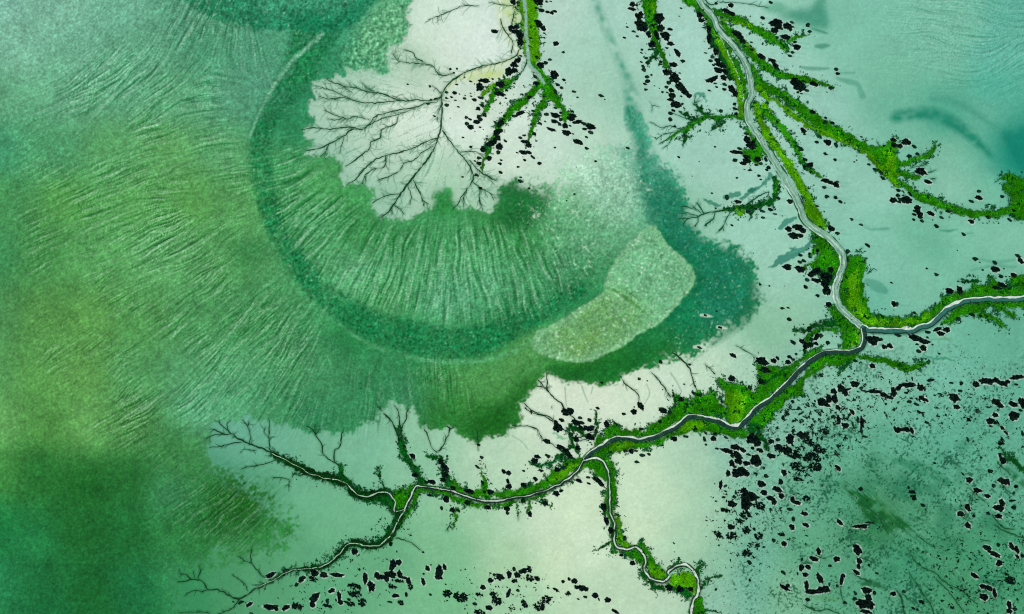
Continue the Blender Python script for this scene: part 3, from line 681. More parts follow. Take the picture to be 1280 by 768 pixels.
SEG = """1076,628,1.2 1092,641,1.4 1106,652,1.2
1004,757,1.2 1014,760,2.6 1022,764,2.4 1034,762,1.6 1046,766,1.6 1056,772,1.2
1120,738,1.2 1126,746,1.8 1129,760,1.8 1131,775,1.6
1136,716,1.2 1148,734,1.6 1156,746,1.8 1164,757,2.0 1168,772,1.6
1134,686,1.0 1146,704,1.4 1158,712,1.4 1168,716,1.8 1180,727,1.6 1192,734,1.6 1202,738,1.8 1212,748,1.4 1222,756,1.2
1170,724,1.6 1182,736,1.6 1192,748,1.6 1204,764,1.6
1146,669,1.2 1158,678,1.2 1168,684,1.0
1248,580,1.4 1262,592,1.0
1250,566,1.6 1262,574,2.4 1276,586,2.0 1290,594,1.4
1240,644,1.4 1250,656,1.4 1256,661,1.6 1268,662,1.2
1228,675,1.4 1238,677,1.2
1243,656,1.3 1252,662,1.8 1266,668,1.6 1285,674,1.4
1250,602,1.0 1258,612,1.2 1268,619,.9
1074,697,1.4 1086,701,1.6 1094,704,1.0
1020,694,1.2 1026,697,1.2 1032,699,.8
1002,704,1.4 1012,704,1.4
1067,717,1.4 1078,724,2.0 1090,728,1.6
1128,742,1.0 1136,750,1.2
1212,610,1.2 1222,620,1.2 1232,628,.9
1198,642,1.2 1208,650,1.2 1216,654,.9
1100,648,1.6 1106,660,1.4 1110,668,1.0
1056,756,1.0 1052,746,.8 1050,734,.6
1247,531,1.4 1260,540,1.0"""
GULLY = [("threads of drainage gullies across the white mud fan", FAN), ("threads of gullies along the lower creek", WEST), ("threads of gullies at the foot of the flat", SOUTHW), ("threads of gullies along the big upper creek", EASTG), ("threads of gullies in the mottled lower flat", SEG)]
GCOL = [((20, 70, 38), (28, 96, 56)), ((14, 58, 26), (30, 92, 50)), ((14, 62, 30), (24, 84, 44)), ((20, 82, 46), (40, 122, 90)), ((18, 80, 42), (28, 100, 60))]
for (lab, txt), cc in zip(GULLY, GCOL):
    for ln in txt.splitlines():
        a = PW(ln)
        b = a.copy(); b[:, 2] = b[:, 2] + 3.0
        over(np.array(cc[1]), line(b, 2.2) * 0.30)
# faint comb of rills on the fan
r_comb = poly("385,95 480,66 520,75 560,100 545,170 590,190 620,230 560,236 500,272 470,262 432,228 388,188", 8)
comb = np.clip(-st1 - 0.45, 0, 2) * 0.30 * r_comb * np.clip(0.75 + 0.5 * n15, 0.1, 1.5)
over((146, 196, 168), np.clip(blur(mA, 9) * 1.7, 0, 1) * (1 - mA) * r_comb * 0.55)
over((96, 160, 126), np.clip(comb * 1.3, 0, 0.7))
TR = np.random.default_rng(33)


def twigs(txt, n, lo, hi, c, kk, wide=0.75):
    """short side rills combing off the gullies"""
    m = np.zeros((NY, NX))
    ls = [catmull(PW(l), 3.0) for l in txt.splitlines() if l.count(' ') > 0]
    wts = np.array([len(l) for l in ls], float); wts /= wts.sum()
    for _ in range(n):
        l = ls[TR.choice(len(ls), p=wts)]
        i = TR.integers(1, len(l) - 1) if len(l) > 3 else 1
        d = l[min(i + 1, len(l) - 1), :2] - l[i - 1, :2]
        a = math.atan2(d[1], d[0]) + TR.choice([-1, 1]) * math.radians(TR.uniform(22, 60))
        L_ = TR.uniform(lo, hi); p = l[i, :2].copy(); pts = [[p[0], p[1], wide]]
        for s_ in range(4):
            a += TR.normal(0, .28)
            p = p + L_ / 4 * np.array([math.cos(a), math.sin(a)])
            pts.append([p[0], p[1], wide * (1 - s_ * 0.2)])
            if s_ == 1 and TR.random() < .5:
                b = a + TR.choice([-1, 1]) * .7; q = p + L_ / 3 * np.array([math.cos(b), math.sin(b)])
                line(np.array([[p[0], p[1], wide * .7], [q[0], q[1], wide * .4]]), 0.9, m)
        line(np.array(pts), 0.9, m)
    over(c, np.clip(m * kk, 0, 1))


twigs(FAN, 420, 6, 20, (70, 138, 98), 0.8, 1.0)
twigs(FAN, 200, 5, 12, (24, 84, 50), 0.9, 1.0)
twigs(EASTG, 110, 4, 11, (30, 110, 80), 0.9, 1.1)
twigs(WEST, 120, 4, 10, (14, 74, 34), 0.9, 1.1)
twigs(SOUTHW, 40, 3, 8, (16, 80, 40), 0.9, 1.1)
twigs(SEG, 60, 4, 14, (20, 90, 52), 0.8, 1.1)
for s_, n_, c_ in ((WESTA, 150, (8, 56, 16)), (WESTB, 110, (10, 60, 22)), (LOWER, 80, (12, 70, 20)), (LOOPS, 40, (24, 96, 34)), (SOUTHWEST, 40, (26, 96, 44))):
    q_ = P(s_); twigs(' '.join('%g,%g,8' % tuple(t) for t in q_), n_, 6, 12, c_, 0.95, 1.3)
# ================================================================= MANGROVES
# zones: (where, group, order, "from ...", tile u, tile v, rows); a row is x y w [h [turn]] in sixths of a map unit
# inside the tile, rows joined by + are one thicket, a trailing r marks a ragged patch of scrub
Z = []


def zone(where, order, frm, *tiles):
    Z.append((where, order, frm, tiles))


zone("on the pale mud by the fan's main gully", 'y', 'from the top',
     (480, 0, "498 520 24 20;548 518 18 16 60;525 548 22 14;178 634 20 13;345 650 22 16;390 742 32 15 -10;355 750 22 12"),
     (480, 128, "330 12 34 15 0;378 104 26 12;497 120 10;592 264 26 13 0;653 335 28 20 0;590 560 22 15;768 270 20 10 0;558 36 26 14;470 24 40 26 10"))
zone("in the olive wedge under the top creek", 'y', 'from the top',
     (480, 0, "830 238 52 28 8;545 635 28 15 10;650 612 26 13;755 608 80 32 5;720 655 62 56 20;815 595 22 14;872 635 64 48;866 706 74 36;918 680 26 20 -40;905 712 22 12;915 738 22 14;845 675 32 24;605 582 16 12;680 632 13 11"))
zone("at the tip of the white fan's first gully", 'x', 'from the gully',
     (480, 0, "470 695 32 17;530 698 42 28;505 730 28 14;470 737 30 14;535 755 22 12;567 708 15 10;610 718 16 10;605 740 32 18;648 702 15 10;655 725 26 12;680 750 38 24 20;725 735 54 24"))
zone("along the small green spur under the top creek", 'y', 'from the top',
     (480, 128, "705 48 42 28;740 25 32 26;755 95 36 34;710 108 36 32;725 130 42 30;695 150 52 28;620 115 36 22 30;645 130 38 18 20;622 160 44 26;650 188 52 34;720 188 30 14;682 220 10;745 205 9"))
zone("on the near bank of the top creek", 'y', 'from the top',
     (640, 0, "10 18 44 36;45 20 28 22;50 43 28 16;28 206 54 30 -10+30 240 76 34 5;62 272 60 50 60+65 318 56 46 90;65 368 18 14;68 420 24 14;45 455 54 36 -30;18 490 56 40;18 530 56 34;18 628 28 13;88 645 18 10"),
     (480, 0, "950 215 36 44;940 540 60 60"))
zone("on the far bank of the top creek", 'y', 'from the top',
     (640, 0, "200 15 74 48;262 15 26 18;290 12 24 10;180 62 30 18;222 80 40 30;265 92 38 22;300 100 28 24+322 88 36 18;185 162 36 24+205 185 60 44 50+235 215 44 34 50;242 250 20 13;242 285 24 12;330 330 44 34;385 395 28 20;285 450 30 20;252 475 44 28;215 492 56 48;182 430 34 24 40;205 440 16 10"))
zone("where the top creek's green arms split", 'y', 'from the top',
     (640, 0, "318 562 66 60 30;175 578 44 26 60;182 628 50 30;388 600 34 20;402 624 15 8;345 640 42 28;372 660 30 22;328 695 44 26 80;128 732 46 27 -20;75 708 30 14;105 710 24 14 50;238 728 22 18;220 762 26 13;465 690 38 18 20;492 733 22 14"))
zone("beside the long green arm under the top creek", 'y', 'from the top',
     (640, 128, "60 85 76 28 -20;18 105 44 24;160 66 38 18 5;176 98 26 22;220 44 22 14;145 168 26 18;168 236 30 24;92 250 38 14 -5;65 268 36 20;100 298 72 24 8+128 325 40 34;40 380 30 13;85 378 60 30+125 378 44 26;155 410 48 20 35;95 436 30 16;45 486 24 17;195 418 8;82 410 8"),
     (480, 128, "745 355 46 44;790 422 40 36;712 418 36 24;712 458 42 30;682 442 22 12;865 335 52 48;858 376 38 28;808 308 84 44 -25+848 272 56 40 -30;855 225 74 42 -35;875 160 64 42 -40;905 105 28 20;898 128 26 20;910 290 34 18 40;878 436 26 18;873 462 36 22;693 548 44 24;725 645 32 20;873 527 36 22"))
zone("past the ends of the top creek's arms", 'x', 'from the creek',
     (640, 128, "258 92 46 26;212 160 36 24;248 146 20 12;325 44 32 16;325 100 70 40 15;320 145 54 28;365 130 36 30;358 165 38 26 50;400 178 46 40 40;365 80 30 18;450 70 34 14;455 102 60 28;440 125 62 32;490 150 70 26 -10;540 160 46 26 15;592 185 74 44;590 228 44 30;545 202 36 20;558 262 28 18;410 230 70 38;295 206 70 22 20;437 177 24 15;458 238 20 14;490 296 64 36 10+515 310 40 22;560 345 36 22 10;322 340 22 14"))
zone("alone on the dappled flat under the top creek", 'y', 'from the top',
     (640, 0, "668 720 44 26 15;697 748 13 10"), (640, 128, "208 458 36 24;65 563 30 14;65 593 48 26;130 648 22 15;627 444 24 16;870 345 36 20 20;468 690 20 15;410 740 15 12;870 680 13 8;484 487 9"))
zone("left of the short green creek's head".replace('left of', 'west of'), 'y', 'from the top',
     (640, 0, "845 285 28 15 20;865 206 26 12 15;905 35 44 38;935 42 26 18;900 70 60 24;860 178 8;915 238 38 16 10;940 275 34 16 10"),
     (800, 0, "5 110 36 44;-10 125 60 40 30+-5 175 60 60+20 205 80 74;65 260 52 34 60;92 335 54 50;75 372 32 13;15 375 24 18;10 398 26 12;40 400 14 6"))
zone("on the fork of the short green creek", 'y', 'from the top',
     (800, 0, "45 437 30 19;10 467 26 12;58 472 34 28;25 500 32 22;30 528 44 30;55 578 38 27;87 566 22 15;60 610 40 32;38 632 38 17;42 675 28 17;110 646 14 8;145 664 13 8;115 436 44 15;155 465 28 22;155 484 32 13"))
zone("east of the short green creek's head", 'y', 'from the top',
     (800, 0, "142 140 76 70 60;155 215 62 48;190 268 74 50 15+200 290 40 40;125 265 80 34 68;225 222 48 21;230 330 48 31;200 362 30 15;282 400 66 34 58;320 462 42 27;250 487 62 34;98 195 40 28 60"))
zone("in the thick tail of the short green creek", 'y', 'from the top',
     (800, 0, "205 545 76 42;260 590 84 66 30;300 655 76 54 40;335 688 74 46 40;368 720 48 34;298 550 24 12;303 628 28 20;218 622 38 28;198 655 30 24;235 680 44 32;170 692 26 15;205 695 22 15;242 720 52 42;232 752 54 25;310 725 32 13"),
     (800, 128, "270 20 84 48;250 62 34 22;318 15 26 22;228 82 38 29;228 130 38 31;262 182 26 20;390 132 36 18;338 255 30 24;115 268 13 12;290 412 22 16 20"))
zone("along the big creek's upper bank", 'y', 'from the top',
     (800, 0, "308 63 26 10;295 124 15 8;450 115 54 40;460 155 46 33;480 210 28 13;518 225 64 34 88;520 290 76 34 88;540 348 36 22;570 390 52 40 80;543 428 34 25;493 400 30 12;530 458 36 23;580 455 44 32;552 490 32 13 15;605 490 86 38 18;590 530 74 38;640 540 46 32 60;545 598 86 36 -22+510 607 40 18;565 628 28 13;575 655 27 15;628 585 52 38 40;635 635 38 27;632 672 36 21;520 682 34 17;688 670 66 46 55;712 702 56 42 60"))
zone("below the big creek's feathered side gully", 'y', 'from the top',
     (800, 128, "605 66 38 24 15;710 15 30 24;715 50 42 22 20;720 88 36 24 10;755 186 26 18;800 237 42 22 10;802 280 54 46 40;835 325 76 56 25;745 350 40 23;725 376 94 27 5+690 373 36 14;712 436 38 25 10;775 460 54 27 10;800 440 64 36 15;798 410 54 28 15;785 506 22 8;827 510 36 17 10;882 430 48 42;908 462 32 23;872 472 36 15;893 552 34 19 15;905 580 22 14;945 430 44 22 60;950 508 32 17;562 335 26 13 20;445 446 13 8;495 225 15 10;540 683 24 14;728 568 24 15;392 555 11 8"))
zone("around the twiggy side gully's green spur", 'x', 'from the tips',
     (800, 128, "735 748 54 25 5;655 712 40 32 70;895 742 26 16"),
     (800, 256, "812 55 44 27 15;918 52 48 25 20;922 97 34 19 20;690 155 24 14;902 598 26 21 20;868 32 32 16;850 365 10;568 28 17 14"),
     (960, 256, "20 38 44 28 15;52 72 36 14 5;108 85 11 8;55 185 9"))
zone("beside the big creek's upper green arms", 'y', 'from the top',
     (800, 0, "572 28 27 24;682 42 44 32 10;920 135 34 24 10;685 105 60 32 25+650 85 74 28 22;725 255 78 42 25+752 280 50 40+770 310 52 34 40;835 320 26 13;832 348 26 13;840 375 38 23 20;912 428 72 34 35"),
     (960, 0, "18 20 34 22 8"))
zone("above the big creek's short top arm", 'x', 'from the creek',
     (960, 0, "60 175 98 52 0+75 200 60 40;50 230 56 36;95 215 36 22;150 200 74 44 15+170 225 26 24;180 172 38 21;300 190 38 33;315 240 34 23 10;132 280 70 36 5;70 285 32 19;215 262 26 16;202 318 36 18 10;215 355 58 40 10;185 395 34 22;165 422 36 26"))
zone("along the big creek's second long arm", 'x', 'from the creek',
     (960, 0, "30 455 58 25 10;55 492 84 32 55;225 640 112 74 40+200 615 60 60+250 660 60 50;290 682 38 25;225 695 26 20;250 705 26 12;265 610 34 18;345 632 66 36 20;475 662 44 22 10"),)
zone("as a pair on the open flat", 'y', 'from the top', (960, 0, "512 520 36 25 10;522 555 38 24 10"))
zone("above the longest green arm", 'x', 'from the creek', (960, 128, "335 75 50 28 20;432 118 28 21;430 152 38 32;483 158 36 25;700 260 26 13"))
zone("below the longest green arm", 'x', 'from the creek',
     (960, 128, "265 212 50 30 40;275 240 24 17;393 258 26 18 60;367 300 34 19;448 302 60 40 30;510 325 38 28 70;515 300 20 10;430 388 40 21 15;502 432 31 23;648 448 17 12;666 436 15 12;757 466 33 19 15;802 503 39 23 20;848 532 40 27 20;860 570 44 24 25"))
zone("along the thin dotted green arm", 'x', 'from the creek',
     (960, 128, "70 150 28 19 40;222 330 32 13 15;248 352 42 29 20;278 432 38 25 15;315 475 50 44;275 485 38 23;435 590 68 32 15+470 605 42 28;510 620 52 38 30;522 598 36 19 10;422 640 38 27 10;308 648 24 14;442 708 42 29 15;510 716 35 25 20;542 745 39 25 25;575 757 15 10"))
zone("among the big creek's bright middle banks", 'y', 'from the top', (960, 128, "75 720 32 27;165 745 46 32 30;75 660 22 14;5 490 30 36 80"),
     (960, 256, "368 12 34 13 15;475 180 60 38 30;523 215 39 27 10;600 352 36 29;600 412 44 20 80"))
zone("at the fan-shaped tip of the longest arm", 'y', 'from the top',
     (960, 128, "872 328 24 20;940 285 48 28 10;945 322 46 38"),
     (1120, 128, "80 300 64 46 10;30 330 42 33;135 333 48 27 25;98 408 43 29 10;160 388 37 23 15;187 520 84 54 18;240 598 62 28 20"))
zone("under the longest arm's lower bend", 'x', 'from the creek',
     (960, 128, "940 735 54 40"),
     (1120, 128, "18 662 42 25;15 700 42 27;78 735 76 56;30 730 42 29;105 690 48 22 40;18 748 44 20"),
     (1120, 256, "160 30 52 46;178 70 54 36 20;140 50 38 19 20;135 75 42 19 15;185 95 39 29;196 124 37 27;132 112 31 21;262 68 62 30 25;395 52 48 23 20;342 100 35 21 30;275 116 15 8;302 162 44 28 30;692 95 44 25 15;885 45 44 19 10"))
zone("by the bushy green tuft at the map's edge".replace("map's edge", "far edge"), 'y', 'from the top', (1120, 128, "620 670 38 25 10;622 718 54 32 20;568 745 44 25 10;796 710 38 27"))
zone("scattered on the open flat above the east creek", 'y', 'from the top',
     (1120, 256, "565 128 50 28 30;508 223 41 25 35;852 115 48 20 35;683 139 17 8;652 139 11 8;304 525 37 23 20;232 480 24 13 15;5 750 34 36 60;460 345 12 8"),
     (960, 256, "627 110 28 21;700 152 40 17 15;748 305 50 26 32;925 586 24 14;945 745 48 34 60"))
zone("above the east creek near the far edge", 'x', 'from the junction',
     (1120, 256, "402 648 62 42;478 645 64 42 80;598 407 48 25 15;628 433 17 10;650 490 20 12;740 437 44 30 40;745 487 70 42 10;810 482 18 12;788 538 40 28 30;880 530 44 37;825 540 18 10;852 540 15 10;695 530 20 15;795 605 76 34 20+755 625 70 26 10;915 385 50 25 20;935 422 56 32 40"),
     (1120, 384, "138 44 36 23 15"))
zone("west of the big creek by the teal hollows", 'y', 'from the top',
     (960, 256, "155 185 48 43;225 172 76 46+262 195 46 40;195 235 84 48 10+245 235 40 30;242 380 33 23;312 370 28 25;312 392 28 20;238 432 36 25;270 422 44 25;145 470 64 43;240 485 76 46 20;370 345 36 24 80;270 535 13 10"))
zone("in the dense grove on the big creek's bend", 'y', 'from the top',
     (960, 256, "355 503 94 46 -25+320 530 44 28;440 545 88 72+365 570 76 30+425 595 60 40;440 640 84 56 75;292 565 39 29;285 620 39 26 20;372 684 37 25;470 490 48 40 90;455 750 46 40;10 610 19 13;125 612 8"))
zone("on the flat west of the creek junction", 'y', 'from the top',
     (960, 384, "108 10 33 19;150 5 28 14;158 92 39 23 15;265 130 15 10;310 158 39 27;188 266 44 28 30;45 405 44 35;70 385 35 27 30;165 375 43 25 15;190 395 33 23;150 415 43 33;212 355 27 20"))
zone("in the cluster just west of the junction", 'x', 'from the flat',
     (960, 384, "255 258 44 33;285 290 52 42 70;320 285 48 38 30;325 245 36 29;365 225 54 33 -58;398 212 39 33;362 275 39 27;450 268 38 32;275 330 42 26 80"))
zone("just below the creek junction", 'x', 'from the junction',
     (960, 384, "765 240 60 44+810 240 76 36+790 270 64 36;852 243 33 23;872 300 44 32 15;915 293 50 32 40;655 405 44 22 10;782 442 45 32 20"),
     (1120, 384, "15 215 54 21"))
zone("under the east creek", 'x', 'from the junction',
     (1120, 384, "165 240 154 40 20+220 262 62 38;160 280 27 17;205 308 50 43;172 330 43 29 15;275 282 20 12;325 350 23 14;235 228 27 17;238 190 48 21 10;310 168 64 25 -20;335 200 54 35;380 172 54 39;470 88 44 29;570 58 48 27 15;635 68 34 19 25;547 208 10"))
zone("in the broken row under the junction", 'x', 'from the creek',
     (960, 384, "398 512 40 23 35;612 520 29 14;650 578 64 45;495 635 52 40 35;548 610 62 50 60+580 640 64 38 75+600 618 54 14 -15;455 690 64 38 75;410 715 84 56;500 690 64 46 75;440 737 64 22;725 630 44 13 5;800 635 110 26 5;870 660 56 34 22+910 678 62 22;942 640 74 40 85;185 712 33 21 20;525 755 46 30 40"),
     (1120, 384, "20 605 64 30 -40+90 585 120 34 -3;185 605 50 46;215 615 34 22 70;122 540 34 14 80;80 555 20 12;75 645 32 15"))
zone("in the dark row by the far edge", 'x', 'from the junction',
     (1120, 384, "600 580 50 44 60;665 555 86 42 -5+705 560 60 46;750 550 54 38 15+800 575 84 36 8+838 560 38 27;908 528 104 34 -8;900 582 36 19;880 730 70 38 20;945 720 84 44 70;755 715 76 42 32+785 742 50 30"))
zone("on the mottled flat under the dark row", 'x', 'from the creek',
     (1120, 384, "415 570 37 17 10;490 575 33 28;480 630 32 25;435 680 70 58;470 690 40 22 45;455 750 54 33;205 690 84 28 25;105 710 33 23;115 685 27 15;155 730 44 23;290 662 24 14;690 752 44 14;265 548 50 24 -10"))
zone("on halo patches of pale mud by the bank", 'y', 'from the top',
     (800, 384, "488 62 28 20;575 32 22 12;600 154 33 21 15;450 307 44 18 15;698 363 54 28 25;155 413 38 31"), (640, 384, "675 570 30 20"))
zone("on the white flat over the lower creek", 'x', 'from the far end',
     (640, 384, "955 540 26 24;645 760 35 22 20;430 762 40 16;950 730 34 22 80;918 750 15 12"),
     (800, 384, "372 433 24 19;310 695 44 33;405 647 43 23;445 660 48 27;332 580 20 12;55 553 15 10;170 620 15 8;414 594 15 14;8 745 64 38 60;165 765 54 22"))
zone("at the green bend below the junction", 'y', 'from the top',
     (800, 384, "915 408 90 56 20;940 475 76 44;688 537 54 43;910 560 54 40 40;825 605 42 31 60;615 710 30 22 50"))
zone("along the gullies at the lower creek's fork", 'x', 'from the weed',
     (640, 512, "145 20 30 18 70;262 240 58 32 20;362 283 60 32 15;410 318 70 38 50;435 350 56 34 50;440 187 46 29 20;482 225 48 34 40;345 138 76 58 20+330 95 30 26;372 82 46 29"))
zone("in the grove over the lower creek's fork", 'y', 'from the top',
     (640, 512, "395 15 48 38;400 38 44 22;440 15 54 42;480 98 68 38 30;512 62 38 21;580 80 36 30;525 103 46 29;520 140 50 32 40;575 145 74 38;605 135 44 29;630 165 42 24 80;585 208 64 43;710 110 54 36 78;495 290 44 34 80;838 35 36 23 10;915 18 44 40"))
zone("beside the fork of the lower creek", 'y', 'from the top',
     (640, 512, "190 355 50 27;170 388 50 43;268 352 42 25 35;88 462 29 16;220 460 34 25 15;175 523 39 33;90 568 46 35;340 452 44 35;385 440 39 33;410 412 28 23;86 688 40 32;252 705 44 32;332 632 50 39;370 610 36 27 -20;502 535 50 28 20;575 556 30 17 15"))
zone("at the top of the looping south creek", 'x', 'from the fork',
     (640, 512, "570 510 34 19;640 530 86 34 32+668 560 64 28 35;740 322 40 17;850 312 39 25;895 315 40 34;932 312 39 19;935 395 41 23 15;690 735 62 44 80"))
zone("below the lower creek on the pale flat", 'x', 'from the fork',
     (800, 512, "15 345 50 25;68 338 36 19 15;255 222 54 33;345 205 40 21 15;493 178 32 24 70;565 185 39 26;485 222 46 24 82;552 220 44 35;495 265 27 17;645 212 39 17 15;577 295 37 17 5"))
zone("above the lower creek's green bend", 'x', 'from the fork',
     (800, 512, "175 10 64 38;225 25 33 29;150 92 31 27;10 150 34 27"))
zone("in the black grove below the creek bend", 'y', 'from the top',
     (800, 512, "845 222 86 72+880 255 56 50;655 312 96 34 15;718 285 74 42;770 305 52 31 40;845 292 33 27;900 308 56 28 20;815 340 39 19;735 350 76 46 50+725 335 50 44;695 352 34 29;740 390 54 46;800 405 60 32 5;870 385 90 74 65;690 405 54 38 80;710 430 32 23;662 480 46 34 80;750 475 124 46+765 455 74 40+720 490 62 42;800 485 44 35;605 568 64 26 95;642 575 34 17 -35;643 615 29 14 15;868 482 39 21;928 440 26 24;945 500 38 29;910 560 60 48"))
zone("in the lower half of the black grove", 'y', 'from the top',
     (800, 512, "780 610 54 42;835 655 104 66+790 650 60 56;795 710 92 76 80;690 710 64 48;930 625 54 39;895 720 86 58 r;640 755 84 30 r;628 660 32 19;710 660 33 23"))
zone("in the ragged scrub below the black grove", 'y', 'from the top',
     (800, 640, "685 115 54 38;690 180 72 62 r;800 140 64 52 r;855 130 27 23;890 180 62 52 r;885 255 40 29;825 240 29 17;930 265 21 17;855 345 21 15;800 310 74 52 r;822 380 38 33;600 190 60 16 r;575 160 50 30 r;790 25 84 58 r;750 65 64 38 r;825 512 26 19 70;255 236 22 14 40;570 582 27 16 -50;535 520 20 10"))
zone("on the green edge of the scrub", 'y', 'from the top',
     (960, 512, "25 240 44 33;75 228 39 27;80 285 66 44;165 225 76 56 80;25 350 64 38;260 195 84 46;140 310 84 54;200 340 104 66 r;290 370 64 48 r;120 475 48 40 60;525 440 58 28 45;95 545 42 32 70;695 600 40 33;70 600 76 38 20;100 650 46 40;45 690 54 38 80;20 750 32 19;185 675 44 34 80;215 700 74 28;165 750 54 23;15 665 44 38;290 670 54 38 r"))
zone("in the squiggly scrub by the east flat", 'x', 'from the grove',
     (960, 512, "705 100 90 30 85;700 160 54 24 80;730 205 54 14 10;635 110 44 17 80;632 20 48 28 45;675 75 44 28 70;490 55 40 29;530 80 64 30 80;580 120 54 38;435 160 64 38 80 r;300 240 110 50 30 r;380 300 100 60 20 r;340 360 120 60 25 r;220 430 110 60 20 r;360 430 90 60 r;220 520 80 30 r"))
zone("on the mottled east flat's upper half", 'x', 'from the scrub',
     (960, 512, "955 150 42 24 80"),
     (1120, 512, "15 155 56 42;75 152 64 34;120 160 48 28 70;125 203 27 13;230 98 44 22 20;185 20 44 18 r;315 52 37 15;545 78 40 25 45;612 15 36 34;540 228 44 20 72;250 328 22 12;290 403 33 14;638 362 24 19;502 485 40 17 45;550 530 48 40"))
zone("in the far clump of the mottled flat", 'y', 'from the top',
     (1120, 512, "745 43 48 33;708 88 58 50;755 92 40 34 r;710 125 34 19;885 50 76 66;935 8 34 23;798 140 34 24 30+825 175 46 17 45;790 245 66 46 70 r;800 382 62 40 50+778 345 34 20 80;950 185 54 20 80;952 280 28 16"))
zone("among the streaks of the mottled flat", 'y', 'from the top',
     (1120, 512, "612 608 66 32;685 650 48 28 20;735 573 38 32;805 540 86 40 20+840 545 50 28 70;900 580 38 32;710 465 34 18 r;130 660 44 38 r;95 585 34 16 80;125 620 54 22 r;200 718 42 26 40;540 738 66 34 68;770 740 84 46+795 700 60 38 60;870 685 54 17 -10;882 738 40 33;885 628 23 14"))
zone("on the lowest mottled flat at the far edge", 'y', 'from the top',
     (1120, 640, "485 15 54 38;585 30 31 23;540 103 48 40 50;692 12 38 27;770 35 54 34;685 272 62 38 20;740 318 96 34 25;775 385 46 44;768 248 38 28 70;868 260 66 34 60;908 285 66 28 70+910 335 40 22 40;950 330 33 29;590 480 68 31 35;858 515 74 56 r;825 468 44 23 20;650 560 44 34;690 570 76 32 20+740 610 74 28 80;660 640 66 46;60 598 37 29;130 725 33 23;160 735 27 19;425 722 27 19;850 700 64 34 80;850 745 44 33;890 730 40 25;190 680 34 28 r"))
zone("below the green smear on the lower flat", 'y', 'from the top',
     (960, 640, "690 108 116 24 -6+720 112 44 28;765 82 74 14 6;670 285 84 56 68;685 370 48 38 60+680 410 44 28 80+665 455 58 28 38;758 402 28 16 80;740 590 76 46;755 650 64 48 70;705 690 86 66;765 700 64 54;800 608 40 29 70;655 612 44 24 65;650 655 44 30;735 750 86 30;940 615 44 32;820 362 15 10;882 430 13;918 448 13;815 462 32 15"))
zone("on the lower flat among hooked thickets", 'y', 'from the top',
     (960, 640, "540 80 62 28 42;285 100 56 28 20;290 180 29 12;180 115 50 34 60;190 55 38 28 80;100 168 44 22 r;275 15 54 28;118 457 44 28 30;42 215 40 31 70;122 240 42 38;125 570 84 27 30+150 555 32 28;380 297 56 32 80;345 353 76 34 20;515 355 50 40;465 405 34 22 10;255 358 34 19 -60;250 420 54 36 -75+300 415 46 34 30;280 472 40 34;222 465 28 15 80;290 555 84 30 88+340 600 124 34 0+400 585 64 48+390 500 86 38 62+435 580 60 48;460 545 34 15 80;520 557 31 23 20;552 515 74 26 95+565 480 34 28;300 660 40 27;580 683 34 25 20"))
zone("on the pale lower flat near the looping creek", 'x', 'from the west',
     (640, 640, "135 18 44 32 80;85 445 66 38 -20;15 430 40 28 80;40 475 50 40 40;20 520 46 28 r;130 500 64 48 r;190 500 44 34 r;45 592 38 22;382 522 29 27;470 520 48 38;430 508 33 24 60;535 575 86 38 15+488 568 38 28;625 628 48 38;652 658 27 14 75;718 662 42 40;775 748 66 21 28;548 640 35 22;335 585 44 18 r;270 570 26 14;498 655 22 15;420 615 36 30 r;205 710 76 66 r;258 660 72 56 r;95 690 66 40 60 r;135 430 54 28 80 r"))
zone("along the looping south creek", 'y', 'from the top',
     (640, 640, "710 70 66 34 75;740 140 46 38 70;845 195 38 30 80;822 325 39 22 15;862 354 15 10;905 385 44 35"),
     (800, 640, "300 580 62 46 15;220 570 56 44;380 580 46 34"))
zone("north of the lower creek near its middle".replace("north of", "over"), 'x', 'from the west',
     (480, 512, "215 350 46 34 40;148 275 21 17;235 492 50 38;315 545 39 23;360 545 64 34 15;428 392 54 34 65+460 440 78 44 50;460 492 50 38;445 530 44 34;475 352 25 19;520 590 44 32;640 615 76 34 10;735 360 34 24 20;710 268 32 23;705 435 42 20 38;895 465 44 30 50;935 478 38 36;930 540 37 28 80;938 580 44 38;800 620 48 38;740 550 38 28 70;755 620 33 25"))
zone("under the lower creek near its middle", 'x', 'from the west',
     (480, 512, "468 675 54 44 75;625 700 50 34 15;780 735 50 31;922 745 50 34;433 742 34 26 80;515 755 40 34;555 758 38 32;340 645 44 18;265 640 22 13"),
     (480, 640, "925 10 32 24 60;50 242 36 33;295 304 20 17;97 298 22 11 80"))
zone("in the scrub rows under the west creek", 'x', 'from the west',
     (480, 640, "65 400 84 46 100;110 380 46 42;50 470 84 48+20 500 54 38 80+120 470 62 38 75;185 520 54 34 80+150 495 64 20 10;328 425 42 33 70;352 398 15;298 466 20 14;295 525 58 28 68;415 450 92 54 95+455 415 42 28 80+410 490 62 38;168 618 33 23 80;88 630 54 28 -8;45 678 42 16;205 562 46 38 r;130 682 42 28 r;60 560 54 28 r;742 567 42 35;610 432 15 12;462 544 15 12;870 490 64 46;828 475 27 23;800 515 46 34;940 470 54 36 80;935 610 66 27 112;475 615 66 50 r;575 640 104 74 r;830 625 64 46 r;845 670 76 60 r;685 690 38 23;715 622 64 16 r;350 622 24 20;790 720 54 34;720 755 84 38 r;110 520 104 14 5 r"))
